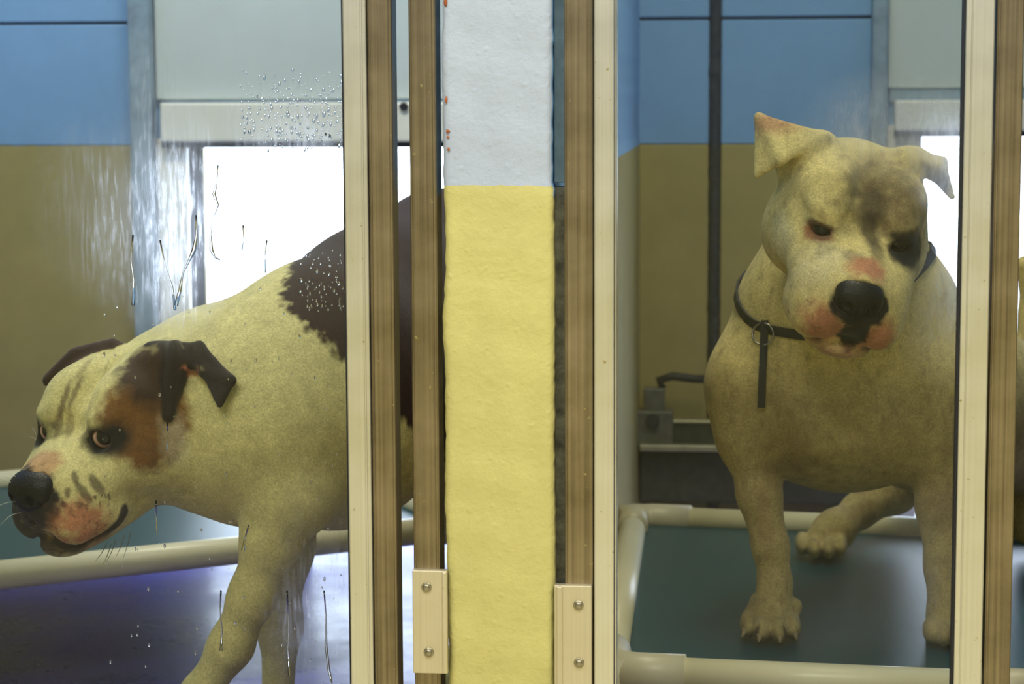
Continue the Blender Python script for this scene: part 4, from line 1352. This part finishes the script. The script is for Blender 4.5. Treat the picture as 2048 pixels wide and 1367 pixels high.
    # collar, its ring and the hanging end, laid on the neck
    from mathutils.bvhtree import BVHTree
    rl = Vector(root.location)
    neck = [rel(1690, 480, .60), rel(1685, 760, .62)]
    bv = BVHTree.FromPolygons((V - np.array(rl)).tolist(), F.tolist())
    path = [(1496, 520, .66), (1506, 590, .58), (1530, 640, .53), (1570, 668, .49), (1620, 684, .465), (1690, 682, .455), (1745, 650, .46), (1780, 590, .50),
            (1800, 540, .58), (1810, 500, .66), (1800, 490, .74), (1690, 470, .78), (1570, 480, .74)]
    cc = Vector(rel(1684, 600, .61)) - rl
    loop = []
    for i in range(len(path)):
        for t in (0, .25, .5, .75):
            A = [Vector(rel(*path[(i + j) % len(path)])) - rl for j in (-1, 0, 1, 2)]
            p = .5 * ((2 * A[1]) + (A[2] - A[0]) * t + (2 * A[0] - 5 * A[1] + 4 * A[2] - A[3]) * t * t + (3 * A[1] - A[0] - 3 * A[2] + A[3]) * t ** 3)
            d_ = (p - cc).normalized()
            hit = bv.ray_cast(cc, d_, .5)
            loop.append((p if hit[0] is None or (hit[0] - cc).length > (p - cc).length + .06 else hit[0] + d_ * .001, d_))
    bm = bmesh.new()
    n = len(loop)
    rings = []
    for i in range(n):
        p, out = loop[i]
        tn = (loop[(i + 1) % n][0] - loop[i - 1][0]).normalized()
        ax = tn.cross(out).normalized()
        rings.append([bm.verts.new(p + ax * a_ + out * b_) for (a_, b_) in ((-.0055, 0), (.0055, 0), (.0055, .003), (-.0055, .003))])
    for i in range(n):
        A, B = rings[i], rings[(i + 1) % n]
        for j in range(4):
            bm.faces.new((A[j], A[(j + 1) % 4], B[(j + 1) % 4], B[j]))
    bmesh.ops.recalc_face_normals(bm, faces=list(bm.faces))
    co = from_bm('collar', bm, M['collar'], root)
    co['label'] = 'black collar'
    def onskin(x, y, lift=.004):
        d_ = ray(x, y).normalized()
        hit = bv.ray_cast(CL - rl, d_, 6)
        return hit[0] - d_ * lift
    pts = [onskin(1526 + math.cos(t) * 21, 668 + math.sin(t) * 22, .005) for t in np.linspace(0, 2 * math.pi, 25)]
    tube('ring', pts, .0012, M['ring'], co, 8)
    bm = bmesh.new()
    prev = None
    for yy in np.linspace(640, 815, 12):
        p = onskin(1527 - (yy - 690) * .04, yy, .003)
        w_ = 7.5 * PXS(p + rl)
        r4 = [bm.verts.new(p + RC * x * w_ + VC * y) for x, y in ((-1, 0), (1, 0), (1, .003), (-1, .003))]
        if prev:
            for j in range(4):
                bm.faces.new((prev[j], prev[(j + 1) % 4], r4[(j + 1) % 4], r4[j]))
        else:
            bm.faces.new(r4)
        prev = r4
    bm.faces.new(prev)
    bmesh.ops.recalc_face_normals(bm, faces=list(bm.faces))
    from_bm('hanging_strap', bm, M['collar'], co)
    return root

left_dog()
right_dog()

# ------------------------------------------------------------------ water on the left pane
def drop_mesh(spots):
    bm = bmesh.new()
    for (x, z, r, st) in spots:
        t = bmesh.new()
        bmesh.ops.create_icosphere(t, subdivisions=2, radius=1.0)
        for vv in t.verts:
            vv.co = Vector((x + vv.co.x * r, GY - .0002 + vv.co.y * r * .45, z + vv.co.z * r * st * (1.15 if vv.co.z < 0 else .9)))
        me = bpy.data.meshes.new('t'); t.to_mesh(me); t.free()
        bm.from_mesh(me); bpy.data.meshes.remove(me)
    return bm
rd = random.Random(21)
spots = []
for _ in range(520):
    zone = rd.random()
    if zone < .62: x, y = rd.uniform(480, 690), rd.triangular(120, 310, 270)
    elif zone < .8: x, y = rd.uniform(600, 690), rd.uniform(500, 620)
    else: x, y = rd.uniform(200, 690), rd.uniform(560, 1350)
    p = P(x, y, GY)
    spots.append((p.x, p.z, rd.triangular(.0004, .0015, .0005), rd.uniform(1, 2.2)))
wo_ = from_bm('water_drops', drop_mesh(spots), M['water'], g1, True)
wo_['kind'] = 'stuff'; wo_['label'] = 'small water drops on the glass'
for path, w in (([(436, 330), (434, 362), (428, 388), (436, 410), (424, 440), (421, 470), (423, 500), (430, 515), (440, 519)], 4),
                ([(392, 430), (393, 470), (388, 500), (376, 525), (366, 545), (360, 580), (352, 610)], 4.5),
                ([(320, 480), (330, 530), (345, 575), (350, 620)], 3), ([(486, 450), (487, 480), (484, 500)], 3),
                ([(534, 480), (530, 510), (531, 545)], 3), ([(266, 470), (262, 520), (268, 560), (266, 610)], 3),
                ([(442, 1180), (440, 1220), (444, 1260), (442, 1300)], 3), ([(574, 1180), (577, 1240), (576, 1300), (579, 1350)], 3),
                ([(648, 1180), (652, 1230), (652, 1290), (658, 1340), (664, 1366)], 3.5), ([(497, 1050), (490, 1075), (486, 1100)], 4),
                ([(312, 1000), (314, 1080)], 2), ([(335, 845), (334, 900)], 2)):
    pts = [P(x, y, GY - .0003) for x, y in path]
    s = PXS(pts[0])
    rr = [w * s * (.45 + .4 * math.sin(1.7 * i + w)) ** 2 + w * s * .35 for i in range(len(pts))]
    tube('water_trickle', pts, rr, M['water'], g1, 8)
